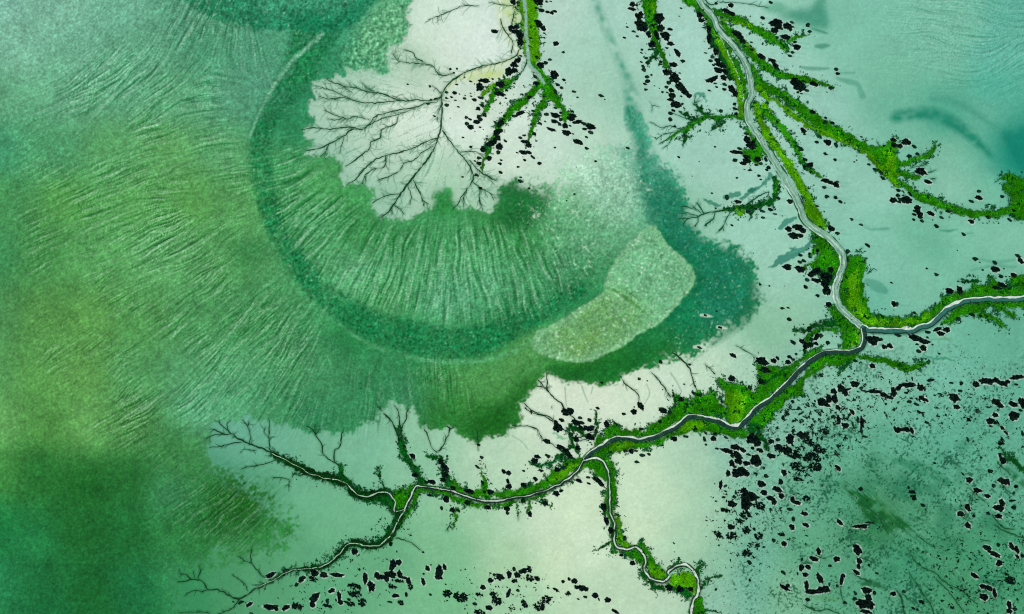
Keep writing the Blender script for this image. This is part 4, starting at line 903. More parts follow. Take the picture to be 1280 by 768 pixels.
zone("at the west end of the scrub rows", 'x', 'from the west',
     (320, 640, "740 300 50 44;440 460 56 48;430 500 56 46 r;345 505 64 36 -40;305 548 38 24 -40;510 475 62 38;610 475 104 28 6;110 475 76 32 -25;775 432 27 22;568 592 52 33 -25;440 645 84 50 -50+425 690 64 40 80;537 668 44 28 98;625 640 82 28 85+635 680 40 32;600 663 26 17 70;110 715 116 36 5+150 728 40 26 50;225 720 68 33 -28;740 560 104 40 r;820 500 84 36 88;865 560 74 54 80;910 480 64 40 70;945 490 44 34;695 658 34 22;700 690 84 34 r;800 680 66 56 r;740 610 104 50 r;310 710 94 50 r;540 705 94 22 r;225 440 64 15 -15"),
     (200, 640, "610 680 46 24 -20;672 695 56 25 -30;548 675 14 12;685 762 36 12;628 550 11 8"))
# ------------------------------------------------- collect the blobs
def parse(rows, tu, tv):
    out = []
    for r in rows.split(';'):
        r = r.strip()
        rag = r.endswith('r')
        if rag:
            r = r[:-1]
        lobes = []
        for l in r.split('+'):
            a = [float(t) for t in l.split()]
            w = a[2]
            h = a[3] if len(a) > 3 else w * 0.85
            t = a[4] if len(a) > 4 else 12.0
            lobes.append((tu + a[0] / 6, tv + a[1] / 6, w / 6, h / 6, t))
        out.append((lobes, rag))
    return out


BUSH = []
for zi, (where, order, frm, tiles) in enumerate(Z):
    for tu, tv, rows in tiles:
        for lobes, rag in parse(rows, tu, tv):
            area = sum(l[2] * l[3] for l in lobes)
            c = np.average(np.array([l[:2] for l in lobes]), axis=0, weights=[l[2] * l[3] for l in lobes])
            kind = 'scrub' if rag else ('thicket' if len(lobes) > 1 else 'bush')
            BUSH.append(dict(z=zi, lobes=lobes, kind=kind, area=area, c=c))
solo = sorted([b for b in BUSH if b['kind'] == 'bush'], key=lambda b: -b['area'])
for i, b in enumerate(solo):
    if i >= 300:
        b['kind'] = 'small'
# bright sharpening halo painted into the mud colour round each bush
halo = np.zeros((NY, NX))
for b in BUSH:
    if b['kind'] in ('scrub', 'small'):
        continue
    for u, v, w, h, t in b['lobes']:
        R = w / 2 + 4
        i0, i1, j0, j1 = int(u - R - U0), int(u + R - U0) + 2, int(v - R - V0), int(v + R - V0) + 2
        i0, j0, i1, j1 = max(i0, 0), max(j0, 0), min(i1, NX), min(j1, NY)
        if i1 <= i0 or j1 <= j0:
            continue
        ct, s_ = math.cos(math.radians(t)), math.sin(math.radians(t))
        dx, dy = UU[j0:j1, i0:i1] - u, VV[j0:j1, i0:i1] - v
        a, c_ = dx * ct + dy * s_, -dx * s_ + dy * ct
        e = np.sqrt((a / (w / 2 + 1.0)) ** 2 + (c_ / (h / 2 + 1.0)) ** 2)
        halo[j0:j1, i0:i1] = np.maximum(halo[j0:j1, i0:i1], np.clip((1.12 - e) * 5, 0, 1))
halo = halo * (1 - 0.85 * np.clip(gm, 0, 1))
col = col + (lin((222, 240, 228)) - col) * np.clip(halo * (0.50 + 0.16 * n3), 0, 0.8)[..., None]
for s in ("876,394,3 884,395,4 890,396,1", "897,409,4 904,410,4 909,411,1", "868,434,4 876,434,5 884,436,1", "826,453,5 834,452,4", "910,445,2 930,442,1"):
    over((196, 226, 200), line(PW(s), 1.5) * 0.8)
for b in BUSH:
    if b['kind'] in ('bush', 'small', 'thicket'):
        u, v = b['c']
        if 940 < u and v < 384 and b['area'] > 8 and bilin(gm, u, v) < 0.3:   # ebb-tide tails of finer mud behind the bushes
            over((100, 168, 144), line(np.array([[u + 3, v + 0.5, 1.5], [u + 10, v + 1.5, 1.5], [u + 17, v + 2.2, 0.8]]), 1.5) * 0.35)

# ------------------------------------------------- materials
def new_mat(name):
    m = bpy.data.materials.new(name); m.use_nodes = True
    return m, m.node_tree.nodes, m.node_tree.links, m.node_tree.nodes['Principled BSDF']


def mix_noise(N, L, src, scale, lo, hi, detail=3.0):
    tc = N.new('ShaderNodeTexCoord'); nz = N.new('ShaderNodeTexNoise')
    nz.inputs['Scale'].default_value = scale; nz.inputs['Detail'].default_value = detail
    L.new(tc.outputs['Object'], nz.inputs['Vector'])
    mr = N.new('ShaderNodeMapRange'); mr.inputs['From Min'].default_value = 0.3; mr.inputs['From Max'].default_value = 0.7
    mr.inputs['To Min'].default_value = lo; mr.inputs['To Max'].default_value = hi
    L.new(nz.outputs['Fac'], mr.inputs['Value'])
    mx = N.new('ShaderNodeVectorMath'); mx.operation = 'SCALE'
    L.new(src, mx.inputs[0]); L.new(mr.outputs['Result'], mx.inputs['Scale'])
    return mx.outputs[0], nz


def attr_mat(name, rough, scale, lo, hi, bump=0.0, spec=0.3):
    m, N, L, B = new_mat(name)
    at = N.new('ShaderNodeAttribute'); at.attribute_name = 'tint'
    c, nz = mix_noise(N, L, at.outputs['Color'], scale, lo, hi)
    L.new(c, B.inputs['Base Color'])
    B.inputs['Roughness'].default_value = rough
    B.inputs['Specular IOR Level'].default_value = spec
    if bump:
        bp = N.new('ShaderNodeBump'); bp.inputs['Strength'].default_value = bump; bp.inputs['Distance'].default_value = 0.25
        L.new(nz.outputs['Fac'], bp.inputs['Height']); L.new(bp.outputs['Normal'], B.inputs['Normal'])
    return m


M_MUD = attr_mat('wet_mud', 0.8, 2.6, 0.96, 1.04, 0.15, 0.02)
M_WATER = attr_mat('milky_creek_water', 0.16, 0.35, 0.88, 1.10, 0.03, 0.25)
M_BANK = attr_mat('bare_mud_bank', 0.7, 0.5, 0.85, 1.12, 0.1, 0.04)
M_GULLY = attr_mat('gully_mud', 0.6, 0.5, 0.8, 1.2, 0.0, 0.03)
M_LEAF = attr_mat('mangrove_leaves', 0.7, 1.2, 0.7, 1.3, 0.0, 0.0)
M_GRASS = attr_mat('marsh_plants', 0.8, 0.8, 0.8, 1.2, 0.0, 0.0)

SC = bpy.context.scene
COL = SC.collection


def mesh(name, verts, faces_flat, loop_tot, tint, mat, smooth=True):
    me = bpy.data.meshes.new(name)
    verts = np.ascontiguousarray(verts, np.float32); nf = len(loop_tot)
    me.vertices.add(len(verts)); me.vertices.foreach_set('co', verts.ravel())
    me.loops.add(len(faces_flat)); me.loops.foreach_set('vertex_index', np.ascontiguousarray(faces_flat, np.int32))
    me.polygons.add(nf)
    st = np.zeros(nf, np.int32); st[1:] = np.cumsum(loop_tot)[:-1]
    me.polygons.foreach_set('loop_start', st)
    try:
        me.polygons.foreach_set('loop_total', np.ascontiguousarray(loop_tot, np.int32))
    except Exception:
        pass
    me.polygons.foreach_set('use_smooth', np.full(nf, smooth))
    me.update(calc_edges=True); me.validate()
    at = me.attributes.new('tint', 'FLOAT_COLOR', 'POINT')
    c = np.ones((len(verts), 4), np.float32); c[:, :3] = tint
    at.data.foreach_set('color', c.ravel())
    me.materials.append(mat)
    o = bpy.data.objects.new(name, me); COL.objects.link(o)
    return o


def tag(o, label=None, cat=None, group=None, kind=None):
    for k, v in (('label', label), ('category', cat), ('group', group), ('kind', kind)):
        if v:
            o[k] = v
    return o


# ------------------------------------------------- the ground sheet
H += 0.005 * n3
pad = np.array([12, 40, 110, 260, 600, 1400, 3200.])
xs = np.concatenate([U0 - pad[::-1], us, U1 + pad]); ys = np.concatenate([V0 - pad[::-1], vs, V1 + pad])
k = len(pad)
Hp = np.pad(H, k, mode='edge')
far = blur(col[..., 0] * 0, 1)
colp = np.stack([np.pad(np.where(np.ones_like(H, bool), col[..., i], 0), k, mode='edge') for i in range(3)], -1)
soft = np.stack([np.pad(blur(col[..., i], 14), k, mode='edge') for i in range(3)], -1)
ring_m = np.ones_like(Hp, bool); ring_m[k:-k, k:-k] = False
colp[ring_m] = soft[ring_m]; Hp[ring_m] *= 0.3
XX, YY = np.meshgrid(xs, ys)
wx, wy = W(XX, YY)
nx, ny = len(xs), len(ys)
V = np.stack([wx, wy, Hp], -1).reshape(-1, 3)
idx = np.arange(nx * ny, dtype=np.int32).reshape(ny, nx)
F = np.stack([idx[1:, :-1], idx[1:, 1:], idx[:-1, 1:], idx[:-1, :-1]], -1).reshape(-1)
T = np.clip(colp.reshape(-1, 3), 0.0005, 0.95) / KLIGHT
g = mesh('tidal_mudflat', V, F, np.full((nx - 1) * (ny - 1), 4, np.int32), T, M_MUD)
tag(g, 'vast tidal mudflat of pale silt and green algae seen from the air', None, None, 'structure')


# ------------------------------------------------- creeks as strips of water and bare bank
def strip(q, off, wid, z, c, brk=0.0):
    """q: dense centre line (u, v); returns verts, quads, tints of a strip four points across"""
    d = np.gradient(q, axis=0); d /= np.maximum(1e-6, np.hypot(d[:, 0], d[:, 1]))[:, None]
    nrm = np.stack([d[:, 1], -d[:, 0]], 1)                       # to the north when running east
    wob = 1 + 0.30 * np.interp(np.arange(len(q)), np.arange(0, len(q) + 6, 3), RNG.standard_normal(len(np.arange(0, len(q) + 6, 3))))
    off = np.broadcast_to(np.asarray(off, float), len(q)); wid = np.broadcast_to(np.asarray(wid, float), len(q))
    if brk:
        e = np.interp(np.arange(len(q)), np.arange(0, len(q) + 10, 5), RNG.standard_normal(len(np.arange(0, len(q) + 10, 5))))
        wid = wid * np.clip(0.9 + brk * e, 0.02, 1.7)
    cols = []
    for f in (-0.5, -0.2, 0.2, 0.5):
        p = q + nrm * (off + wid * f * wob)[:, None]
        x, y = W(p[:, 0], p[:, 1])
        cols.append(np.stack([x, y, np.broadcast_to(z, len(q))], 1))
    v = np.stack(cols, 1).reshape(-1, 3)
    i = np.arange(len(q) - 1)[:, None] * 4 + np.arange(3)[None]
    f = np.stack([i, i + 1, i + 5, i + 4], -1).reshape(-1)
    var = np.exp(0.10 * RNG.standard_normal((len(q), 1)))
    t = np.repeat((alb(c) * var)[:, None, :], 4, 1).reshape(-1, 3)
    return v, f, t


CREEKS = {}


def creek(name, label, strips, path, mat):
    q = catmull(P(path), 1.6)
    q = q + 0.10 * np.stack([bilin(n3, q[:, 0], q[:, 1]), bilin(n3, q[:, 0] + 53, q[:, 1] + 29)], 1) + 0.50 * np.stack([bilin(n6, q[:, 0], q[:, 1]), bilin(n6, q[:, 0] + 53, q[:, 1] + 29)], 1)
    vv, ff, tt_, n = [], [], [], 0
    for off, wid, z, c, *bk in strips:
        L = len(q); s = np.linspace(0, 1, L)
        o_ = np.interp(s, np.linspace(0, 1, len(off)), off) if isinstance(off, (list, tuple)) else off
        w_ = np.interp(s, np.linspace(0, 1, len(wid)), wid) if isinstance(wid, (list, tuple)) else wid
        v, f, t = strip(q, o_, w_, z, c, *bk)
        vv.append(v); ff.append(f + n); tt_.append(t); n += len(v)
    ff = np.concatenate(ff)
    o = mesh(name, np.concatenate(vv), ff, np.full(len(ff) // 4, 4, np.int32), np.concatenate(tt_), mat)
    if name == 'mud_bank' and path in CREEKS:
        o.parent = CREEKS[path]
        return o
    CREEKS[path] = o
    return tag(o, label, None, None, 'structure')


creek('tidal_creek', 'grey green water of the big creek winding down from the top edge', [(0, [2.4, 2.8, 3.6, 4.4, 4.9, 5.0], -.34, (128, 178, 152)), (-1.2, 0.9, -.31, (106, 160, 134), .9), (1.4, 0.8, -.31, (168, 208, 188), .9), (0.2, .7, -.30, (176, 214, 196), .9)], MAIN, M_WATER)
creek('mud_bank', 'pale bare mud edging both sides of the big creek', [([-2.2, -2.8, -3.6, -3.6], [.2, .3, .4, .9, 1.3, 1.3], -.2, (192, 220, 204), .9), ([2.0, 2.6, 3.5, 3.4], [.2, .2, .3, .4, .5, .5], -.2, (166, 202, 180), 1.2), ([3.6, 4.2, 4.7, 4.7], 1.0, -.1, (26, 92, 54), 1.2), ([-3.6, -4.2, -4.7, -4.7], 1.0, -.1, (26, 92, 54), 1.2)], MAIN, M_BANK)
creek('tidal_creek', 'thin water thread beside the top of the big creek', [(0, 1.7, -.10, (176, 210, 190))], STRANDS, M_WATER)
creek('tidal_creek', 'dark teal water of the creek running from the junction to the far edge', [(-1.3, [4.4, 5.0, 4.8, 5.0], -.36, (42, 108, 94)), (-4.0, 1.3, -.30, (12, 50, 36))], EAST, M_WATER)  # last strip: shade of the south bank put into the colour
creek('mud_bank', 'pale mud bank painted sunlit white along the teal creek', [(2.0, [1.7, 2.3, 1.9, 2.0], -.2, (208, 228, 214), .4)], EAST, M_BANK)  # pale mud, with the sun-facing bank's brightness put into its colour
creek('tidal_creek', 'dark water of the creek winding from the junction to the fork', [(1.3, [4.6, 5.0, 3.6, 2.8], -.34, (14, 60, 48)), (3.6, .9, -.3, (8, 40, 22))], SOUTHWEST, M_WATER)  # outer strip painted darker for the shaded south edge
creek('mud_bank', 'pale mud bank painted sunlit white between junction and fork', [([-2.0, -2.2, -1.9, -1.5], [1.1, 1.4, 2.0, 1.5], -.2, (206, 224, 208), .45)], SOUTHWEST, M_BANK)  # pale mud; brightness of the sunlit side is painted into the strip
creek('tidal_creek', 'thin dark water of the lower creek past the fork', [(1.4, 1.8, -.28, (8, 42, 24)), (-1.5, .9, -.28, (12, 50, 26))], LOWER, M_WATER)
creek('mud_bank', 'thin white mud line along the lower creek', [(-0.3, 1.2, -.2, (190, 212, 194), .45)], LOWER, M_BANK)
creek('tidal_creek', 'thin dark water of the looping creek in the south', [(-2.0, 1.5, -.3, (12, 52, 28)), (2.0, 1.4, -.3, (12, 52, 28))], LOOPS, M_WATER)
creek('mud_bank', 'white mud bed of the looping creek in the south', [(0, [1.3, 1.6, 2.2, 1.8], -.2, (202, 222, 202), .4)], LOOPS, M_BANK)
creek('tidal_creek', 'short cut-off water in the last loop of the looping creek', [(0, 2.6, -.05, (120, 190, 140)), (1.9, 1.0, -.05, (20, 70, 40))], LOOPSHORT, M_WATER)
creek('tidal_creek', 'grey water of the narrow creek at the top in the middle', [(0, 3.6, -.2, (140, 184, 162))], TOPMID, M_WATER)
creek('tidal_creek', 'thin pale west creek in a dark weedy channel', [(0, [1.1, 1.0, .6], -.12, (176, 206, 184))], WESTA, M_BANK)
creek('tidal_creek', 'thin pale lowest creek fading out on the flat', [(0, [1.2, 0.9, .3], -.12, (176, 206, 184))], WESTB, M_BANK)

for (lab, txt), cc in zip(GULLY, GCOL):
    vv, ff, tt_, n = [], [], [], 0
    for ln in txt.splitlines():
        a = catmull(PW(ln), 1.5)
        a[:, :2] += 0.35 * np.stack([bilin(n3, a[:, 0], a[:, 1]), bilin(n3, a[:, 0] + 37, a[:, 1] + 11)], 1)
        z = np.max([bilin(H, a[:, 0] + dx, a[:, 1] + dy) for dx in (-1, 0, 1) for dy in (-1, 0, 1)], axis=0) + 0.03
        v, f, t = strip(a[:, :2], 0.0, a[:, 2] * 0.85, 0.0, cc[0])
        v[:, 2] = np.repeat(z, 4)
        vv.append(v); ff.append(f + n); tt_.append(t); n += len(v)
    ff = np.concatenate(ff)
    o = mesh('drainage_gully', np.concatenate(vv), ff, np.full(len(ff) // 4, 4, np.int32), np.concatenate(tt_), M_GULLY)
    tag(o, lab, None, None, 'structure')


# ------------------------------------------------- marsh plants: many small tufts
def tufts(name, label, mask, n, size, seed, kind='stuff', colf=None, z0=0.0):
    r = np.random.default_rng(seed)
    w = mask.ravel(); cdf = np.cumsum(w); cdf /= cdf[-1]
    pick = np.searchsorted(cdf, r.random(n))
    u = UU.ravel()[pick] + r.random(n) - .5; v = VV.ravel()[pick] + r.random(n) - .5
    x, y = W(u, v); z = bilin(H, u, v) + z0
    c = colf(u, v, r)
    vv, cc = [], []
    for b in range(3):
        a = r.random(n) * 6.283
        s = size * np.exp(0.35 * r.standard_normal(n))
        dx, dy = np.cos(a), np.sin(a)
        bx, by = -dy * s * 0.42, dx * s * 0.42
        tri = np.stack([np.stack([x - bx, y - by, z + .02], 1), np.stack([x + bx, y + by, z + .05], 1),
                        np.stack([x + dx * s, y + dy * s, z + s * (0.25 + 0.45 * r.random(n))], 1)], 1)
        vv.append(tri.reshape(-1, 3)); cc.append(np.repeat(c * np.exp(0.2 * r.standard_normal((n, 1))), 3, 0))
    vv = np.concatenate(vv); m = len(vv) // 3
    return tag(mesh(name, vv, np.arange(len(vv), dtype=np.int32), np.full(m, 3, np.int32), np.concatenate(cc), M_GRASS, False), label, None, None, kind)


def marsh_tint(u, v, r):
    b = np.stack([bilin(gcol2[..., i], u, v) for i in range(3)], 1)
    g_ = np.maximum(bilin(gm, u, v), 0.15)[:, None]
    b = b / g_
    return np.clip(b / KLIGHT * np.exp(0.24 * r.standard_normal((len(u), 1)) + 0.12), 0.001, 0.6)


inside = np.where((UU > -90) & (UU < 1375) & (VV > -88) & (VV < 850), 1.0, 0.0)
nwater = 1 - np.clip(line(np.column_stack([P(MAIN), np.full(len(P(MAIN)), 10.0)])) + line(np.column_stack([P(EAST), np.full(len(P(EAST)), 9.0)])) + line(np.column_stack([P(SOUTHWEST), np.full(len(P(SOUTHWEST)), 7.5)]))
                     + line(np.column_stack([P(LOWER), np.full(len(P(LOWER)), 5.0)])) + line(np.column_stack([P(LOOPS), np.full(len(P(LOOPS)), 6.0)])) + line(np.column_stack([P(TOPMID), np.full(len(P(TOPMID)), 5.0)]))
                     + line(np.column_stack([P(WESTA), np.full(len(P(WESTA)), 2.6)])) + line(np.column_stack([P(WESTB), np.full(len(P(WESTB)), 2.6)])), 0, 1)
dens = np.clip(gm, 0, 1) ** 2 * inside * nwater
left_ = np.where(UU < 740, 1, 0); low_ = np.where(VV > 395, 1, 0)
short_ = ((UU > 790) & (UU < 843) & (VV < 130)).astype(int)
loop_ = ((VV > 572) & (UU > 730) & (UU < 920)).astype(int)
sel = np.where(loop_ == 1, 5, np.where(low_ == 1, np.where(UU > 1030, 3, 4), np.where(left_ == 1, 0, np.where(short_ == 1, 1, np.where((VV > 300) & (UU > 1000), 3, 2)))))
tot = dens.sum()
for gi, lab in enumerate(('green arms of marsh plants under the narrow top creek', 'forked green marsh strip of the short top creek', 'long green marsh arms fanning from the big upper creek', 'broad bright green marsh around the creek junction and teal creek',
                          'green marsh fringe along the lower creeks', 'green marsh patches inside the loops of the looping creek')):
    dd = dens * (sel == gi)
    tufts('salt_marsh_grass', lab, dd, int(66000 * dd.sum() / tot), 0.5, 5 + gi, colf=marsh_tint)
tufts('marsh_shrubs', 'darker knee-high shrubs dotted through the green marsh beside the creeks', dens * np.clip(n6 * 0.8 + 0.1, 0, 2), 1500, 1.1, 15,
      colf=lambda u, v, r: alb((14, 74, 22))[None] * np.exp(0.5 * r.standard_normal((len(u), 1))))
rimd = np.clip(rim, 0, 1) * inside * nwater * np.clip(0.5 + n6, 0, 2)
tufts('seablite_ground_cover', 'dark green low weed feathering out from the marsh over bare mud', rimd, 14000, 0.5, 6,
      colf=lambda u, v, r: alb((22, 88, 48))[None] * np.exp(0.4 * r.standard_normal((len(u), 1))))


# ------------------------------------------------- mangroves
DARK = np.array([0.0012, 0.0030, 0.0030])
GRN = np.array([0.004, 0.020, 0.006])


def dome(lobes, seed, leafy=1.0, rag=0.16):
    """a bushy crown: lumpy mound(s) covered in loose leaf sprays, in world units around the first lobe"""
    r = np.random.default_rng(seed)
    vv, ff, lt, tt_, n = [], [], [], [], 0
    u0, v0 = lobes[0][0], lobes[0][1]
    for u, v, w, h, t in lobes:
        A, B = max(w * S / 2 * 0.98, .25), max(h * S / 2 * 0.98, .22)
        ht = 0.30 * math.sqrt(A * B) + 0.35 + 0.15 * B
        th_ = -math.radians(t)
        ox, oy = (u - u0) * S, -(v - v0) * S
        K = int(np.clip(10 + 4 * (A + B), 12, 34))
        ang = np.arange(K) / K * 2 * np.pi
        ph = r.random(6) * 6.28
        rad = 1 + rag * (0.45 * np.sin(2 * ang + ph[0]) * 0.5 + 0.5 * np.sin(3 * ang + ph[1]) + 0.5 * np.sin(5 * ang + ph[2]) + 0.4 * np.sin(8 * ang + ph[3])) + rag * 0.45 * r.standard_normal(K)
        rings = [(1.0, 0.0), (1.02, .30), (0.86, .68), (0.58, .92), (0.26, 1.0)]
        pts = []
        for rr, zz in rings:
            q = rad * rr * (1 + 0.05 * r.standard_normal(K))
            ex, ey = A * q * np.cos(ang), B * q * np.sin(ang)
            pts.append(np.stack([ox + ex * math.cos(th_) - ey * math.sin(th_), oy + ex * math.sin(th_) + ey * math.cos(th_), ht * (zz * (1 + 0.14 * r.standard_normal(K)) if zz else np.zeros(K) - .1)], 1))
        pts = np.concatenate(pts + [np.array([[ox, oy, ht * 1.02]])])
        NR = len(rings)
        i = np.arange(K); j = (i + 1) % K
        for a in range(NR - 1):
            f = np.stack([a * K + i, a * K + j, (a + 1) * K + j, (a + 1) * K + i], 1) + n
            ff.append(f.ravel()); lt.append(np.full(K, 4))
        f = np.stack([(NR - 1) * K + i, (NR - 1) * K + j, np.full(K, NR * K)], 1) + n
        ff.append(f.ravel()); lt.append(np.full(K, 3))
        vv.append(pts); tt_.append(DARK[None] * np.exp(0.4 * r.standard_normal((len(pts), 1))) + GRN[None] * (r.random((len(pts), 1)) < 0.2)); n += len(pts)
        m = int(leafy * (26 + 26 * A * B)); m = min(m, 420)
        la = r.random(m) * 6.283; lr = np.sqrt(r.random(m)) * 1.08
        kk = np.interp(la, np.append(ang, 6.2832), np.append(rad, rad[0])) * lr
        ex, ey = A * kk * np.cos(la), B * kk * np.sin(la)
        px = ox + ex * math.cos(th_) - ey * math.sin(th_); py = oy + ex * math.sin(th_) + ey * math.cos(th_)
        pz = ht * (np.sqrt(np.clip(1.12 - lr ** 2, 0.05, 1)) * 0.97 + 0.1 * r.standard_normal(m))
        s = 0.20 + 0.22 * r.random(m)
        a = r.random(m) * 6.283
        tri = np.stack([np.stack([px - np.sin(a) * s * .5, py + np.cos(a) * s * .5, pz], 1), np.stack([px + np.sin(a) * s * .5, py - np.cos(a) * s * .5, pz + .05], 1),
                        np.stack([px + np.cos(a) * s, py + np.sin(a) * s, pz + s * (r.random(m) - .35)], 1)], 1).reshape(-1, 3)
        vv.append(tri); ff.append(np.arange(3 * m) + n); lt.append(np.full(m, 3)); n += 3 * m
        c = DARK[None] * np.exp(0.6 * r.standard_normal((m, 1))) + np.array([0.008, 0.022, 0.014])[None] * (r.random((m, 1)) < 0.16)
        tt_.append(np.repeat(c, 3, 0))
    return np.concatenate(vv), np.concatenate(ff).astype(np.int32), np.concatenate(lt).astype(np.int32), np.concatenate(tt_)


def scrub_lobes(lobes, seed):
    """a ragged patch: many stunted clumps with bare mud showing between them"""
    r = np.random.default_rng(seed)
    out = []
    for u, v, w, h, t in lobes:
        m = int(6 + w * h * 0.26)
        a = math.radians(t); k = 0
        while k < m:
            p, q = r.random(2) * 2 - 1
            if p * p + q * q > 1:
                continue
            p, q = p * w / 2, q * h / 2
            uu, vv = u + p * math.cos(a) - q * math.sin(a), v + p * math.sin(a) + q * math.cos(a)
            k += 1
            s = 1.2 + 1.5 * r.random()
            out.append((uu, vv, s * (1.1 + r.random() * 0.9), s * 0.75, r.normal(35, 40)))
    return out


ORD = "first second third fourth fifth sixth seventh eighth ninth tenth eleventh twelfth thirteenth fourteenth fifteenth sixteenth seventeenth eighteenth nineteenth twentieth".split()
tens = ['twenty', 'thirty']
for t_ in tens:
    ORD += [t_ + '-' + o for o in ORD[:9]] + [{'twenty': 'thirtieth', 'thirty': 'fortieth'}[t_]]
NAME = {'bush': ('mangrove_bush', 'mangrove bush'), 'thicket': ('mangrove_thicket', 'mangrove thicket'), 'scrub': ('mangrove_scrub_patch', 'scrub patch')}
areas = np.array(sorted(b['area'] for b in BUSH if b['kind'] == 'bush'))


def looks(b):
    if b['kind'] == 'bush':
        q = np.searchsorted(areas, b['area']) / len(areas)
        size = 'small' if q < .35 else ('medium' if q < .75 else ('large' if q < .95 else 'huge'))
        w, h = b['lobes'][0][2:4]
        shape = 'slender' if w / h > 2.2 else ('oval' if w / h > 1.35 else 'round')
        return size + ' ' + shape + ' mangrove bush'
    if b['kind'] == 'thicket':
        return ('broad' if b['area'] > 130 else 'lobed') + ' black mangrove thicket'
    return 'ragged dark scrub patch'


small = []
for zi, (where, order, frm, tiles) in enumerate(Z):
    for kd in ('bush', 'thicket', 'scrub'):
        mem = sorted([b for b in BUSH if b['z'] == zi and b['kind'] == kd], key=lambda b: b['c'][0 if order == 'x' else 1])
        for i, b in enumerate(mem):
            seed = int(b['c'][0] * 131 + b['c'][1] * 17) % 99991
            lob = scrub_lobes(b['lobes'], seed) if kd == 'scrub' else b['lobes']
            x, y = W(lob[0][0], lob[0][1])
            loc = (float(x), float(y), float(bilin(H, lob[0][0], lob[0][1])))
            if kd == 'thicket':
                o = bpy.data.objects.new(NAME[kd][0], None); COL.objects.link(o); o.location = loc
                o.empty_display_size = 0.5
                for li, lb in enumerate(lob):
                    v, f, lt, t = dome([lb], seed + li, 1.0, 0.17)
                    v[:, 0] += (lb[0] - lob[0][0]) * S; v[:, 1] -= (lb[1] - lob[0][1]) * S
                    mesh('crown', v, f, lt, t, M_LEAF, False).parent = o
            else:
                v, f, lt, t = dome(lob, seed, 0.35 if kd == 'scrub' else 1.0, 0.24 if kd == 'scrub' else 0.17)
                o = mesh(NAME[kd][0], v, f, lt, t, M_LEAF, False)
                o.location = loc
            tail = ' ' + where + (', ' + ORD[i] + ' ' + frm if len(mem) > 1 else '')
            lk = looks(b).split()
            while len(lk) + len(tail.split()) > 16 and len(lk) > 2:
                lk.pop(1 if len(lk) > 3 else 0)
            tag(o, ' '.join(lk) + tail, NAME[kd][1], 'mangroves ' + where)
for b in BUSH:
    if b['kind'] == 'small':
        small += b['lobes']

# ------------------------------------------------- seedlings and stunted scrub too many to count
def scatter_small(mask, n, lo, hi, seed, ang=35, sp=40):
    r = np.random.default_rng(seed)
    cdf = np.cumsum(mask.ravel()); cdf /= cdf[-1]
    pick = np.searchsorted(cdf, r.random(n))
    u = UU.ravel()[pick] + r.random(n) - .5; v = VV.ravel()[pick] + r.random(n) - .5
    s = lo + (hi - lo) * r.random(n) ** 2
    return [(a, b, c * (1.1 + 1.1 * d), c * 0.75, e) for a, b, c, d, e in zip(u, v, s, r.random(n), r.normal(ang, sp, n))]


worm = np.clip(noise(1.6, 61) - 0.3, 0, 2)
reg = {}
squig = poly("968,512 1010,508 1040,522 1078,505 1085,530 1064,552 1050,560 1040,580 1020,602 1000,606 985,590 975,560", 6)
small += scatter_small(squig * worm, 1150, 0.9, 2.3, 71)
small += scatter_small(poly("1000,490 1060,470 1130,480 1180,490 1180,520 1110,525 1060,520 1010,512", 8) * worm, 430, 0.9, 2.4, 72)
small += scatter_small(poly("1060,468 1160,480 1240,490 1290,480 1290,530 1180,530 1100,520", 12) * worm, 260, 0.8, 2.0, 73)
small += scatter_small(poly("1150,690 1200,690 1250,710 1290,740 1290,790 1200,790 1180,740", 12) * worm, 420, 0.9, 2.3, 74)
small += scatter_small(poly("1180,640 1280,620 1290,700 1230,720 1180,700", 14) * worm, 260, 0.8, 2.0, 75)
small += scatter_small(poly("900,610 930,612 962,640 960,690 930,702 900,700 890,670", 8) * worm, 240, 0.9, 2.2, 76)
small += scatter_small(poly("950,640 1010,640 1000,680 960,680", 8) * worm, 90, 0.8, 2.0, 77)
small += scatter_small(r_se * np.clip(noise(12, 62) + 0.3, 0, 3) * worm * (1 - np.clip(gm, 0, 1)), 1900, 0.5, 1.4, 78)
small += scatter_small(poly("380,712 480,700 500,740 450,765 380,770", 6) * worm, 150, 0.8, 2.0, 79)
small += scatter_small(poly("560,730 650,712 690,724 690,770 600,775", 6) * worm, 200, 0.8, 2.0, 80)
small += scatter_small(poly("300,745 420,740 430,775 300,775", 6) * worm, 40, 0.8, 1.8, 81)
edge = np.clip(blur(gm, 4) - 0.06, 0, 1) * (1 - np.clip(gm * 1.1, 0, 1)) * inside * (VV > 420)
small += scatter_small(edge, 620, 0.7, 1.7, 82, 20, 60)
edge2 = np.clip(blur(gm, 4) - 0.06, 0, 1) * (1 - np.clip(gm * 1.1, 0, 1)) * inside * (VV <= 420) * (UU > 780)
small += scatter_small(edge2, 380, 0.6, 1.5, 83, 20, 60)
small += scatter_small(np.clip(gm, 0, 1) * nwater * inside, 550, 0.6, 1.6, 84, 20, 60)
for s, n, sd in (("408,590,6 440,607,5 462,613,4 480,612,4", 70, 85), ("355,566,6 372,580,5 392,590,5", 34, 86), ("392,704,6 412,690,7 432,680,7 445,676,6 475,672,7", 80, 87), ("500,640,10 505,660,12 510,670,10", 30, 88), ("500,540,7 508,570,8 522,592,10", 46, 89), ("600,575,5 605,590,10 607,606,12", 44, 90), ("552,575,5 558,596,9", 24, 91), ("470,664,12 478,655,16", 24, 92)):
    small += scatter_small(line(PW(s), 1.5), n, 0.8, 1.8, sd, 20, 60)

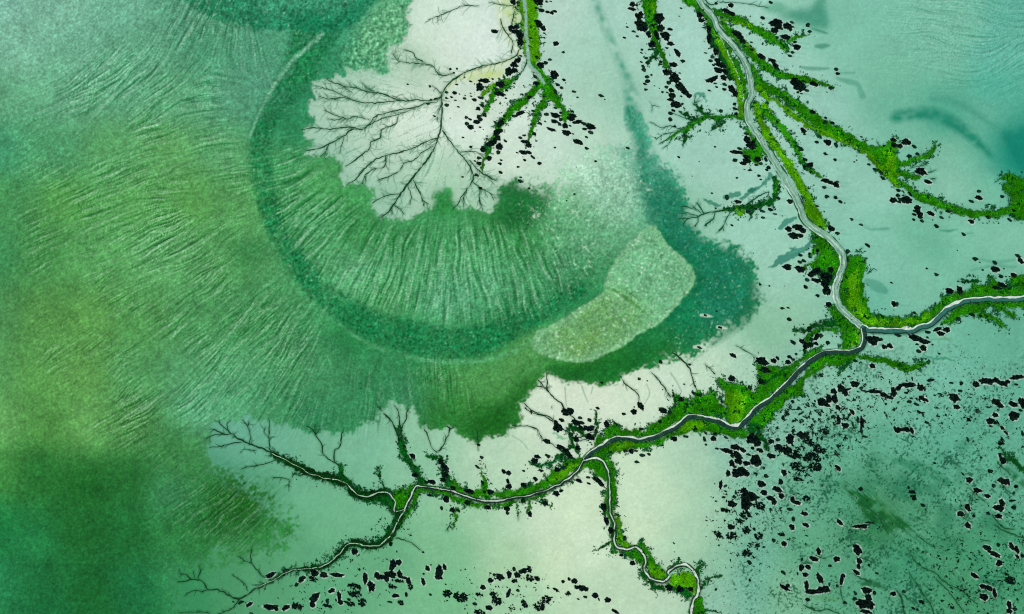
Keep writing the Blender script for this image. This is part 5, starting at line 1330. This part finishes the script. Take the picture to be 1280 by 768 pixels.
r = np.random.default_rng(99)
L_ = np.array([l for l in small if -10 < l[0] < 1290 and -10 < l[1] < 780])
n = len(L_); K = 8
ang = np.arange(K) / K * 2 * np.pi
A, B = np.maximum(L_[:, 2] * S / 2, .16), np.maximum(L_[:, 3] * S / 2, .14)
t = -np.radians(L_[:, 4])
x, y = W(L_[:, 0], L_[:, 1]); z = bilin(H, L_[:, 0], L_[:, 1])
ht = 0.30 + 0.45 * np.sqrt(A * B)
V = np.zeros((n, 2 * K + 1, 3))
for rr, (fr, fz_) in enumerate(((1.0, 0.0), (0.72, 0.8))):
    q = fr * (1 + 0.22 * r.standard_normal((n, K)))
    ex, ey = A[:, None] * q * np.cos(ang), B[:, None] * q * np.sin(ang)
    V[:, rr * K:(rr + 1) * K, 0] = x[:, None] + ex * np.cos(t)[:, None] - ey * np.sin(t)[:, None]
    V[:, rr * K:(rr + 1) * K, 1] = y[:, None] + ex * np.sin(t)[:, None] + ey * np.cos(t)[:, None]
    V[:, rr * K:(rr + 1) * K, 2] = z[:, None] + ht[:, None] * fz_ * (1 + 0.2 * r.standard_normal((n, K))) - (0.08 if rr == 0 else 0)
V[:, -1] = np.stack([x, y, z + ht], 1)
i = np.arange(K); j = (i + 1) % K
f1 = np.stack([i, j, K + j, K + i], 1).ravel(); f2 = np.stack([K + i, K + j, np.full(K, 2 * K)], 1).ravel()
base = (np.arange(n) * (2 * K + 1))[:, None]
F = np.concatenate([(base + f1[None]).ravel(), (base + f2[None]).ravel()])
LT = np.concatenate([np.full(n * K, 4), np.full(n * K, 3)]).astype(np.int32)
tint = np.repeat(DARK[None] * 1.3 * np.exp(0.5 * r.standard_normal((n, 1))) + GRN[None] * 0.7 * r.random((n, 1)), 2 * K + 1, 0)
o = mesh('mangrove_seedlings', V.reshape(-1, 3), F.astype(np.int32), LT, tint, M_LEAF, False)
tag(o, 'countless dark mangrove seedlings and stunted scrub speckling the flats', None, None, 'stuff')

# ================================================================= LIGHT, SKY, CAMERA
EL, AZ = math.radians(56), math.radians(140)          # azimuth clockwise from north: the sun stands in the south-east
w = bpy.data.worlds.new('World'); SC.world = w; w.use_nodes = True
N, L = w.node_tree.nodes, w.node_tree.links
sky = N.new('ShaderNodeTexSky'); sky.sky_type = 'NISHITA'; sky.sun_disc = False
sky.sun_elevation = EL; sky.sun_rotation = AZ
L.new(sky.outputs['Color'], N['Background'].inputs['Color']); N['Background'].inputs['Strength'].default_value = 0.10
sun = bpy.data.lights.new('sun', 'SUN'); sun.energy = 3.6; sun.angle = math.radians(0.6); sun.color = (1.0, 0.96, 0.90)
so = bpy.data.objects.new('sun', sun); COL.objects.link(so)
so.rotation_euler = (math.pi / 2 - EL, 0, math.pi - AZ)
so.location = (200, -250, 400)
cam = bpy.data.cameras.new('camera'); cam.lens = 50; cam.sensor_width = 36; cam.clip_start = 1; cam.clip_end = 12000
co = bpy.data.objects.new('camera', cam); COL.objects.link(co)
co.location = (0, 0, 640 * 50 / 36); co.rotation_euler = (0, 0, 0)
SC.camera = co
SC.view_settings.view_transform = 'Standard'; SC.view_settings.look = 'None'; SC.view_settings.gamma = 1.0
SC.view_settings.exposure = EXPO; SC.view_settings.use_curve_mapping = False
SC.cycles.max_bounces = 4
SC.cycles.use_denoising = False
SC.cycles.pixel_filter_type = 'BLACKMAN_HARRIS'; SC.cycles.filter_width = 1.15
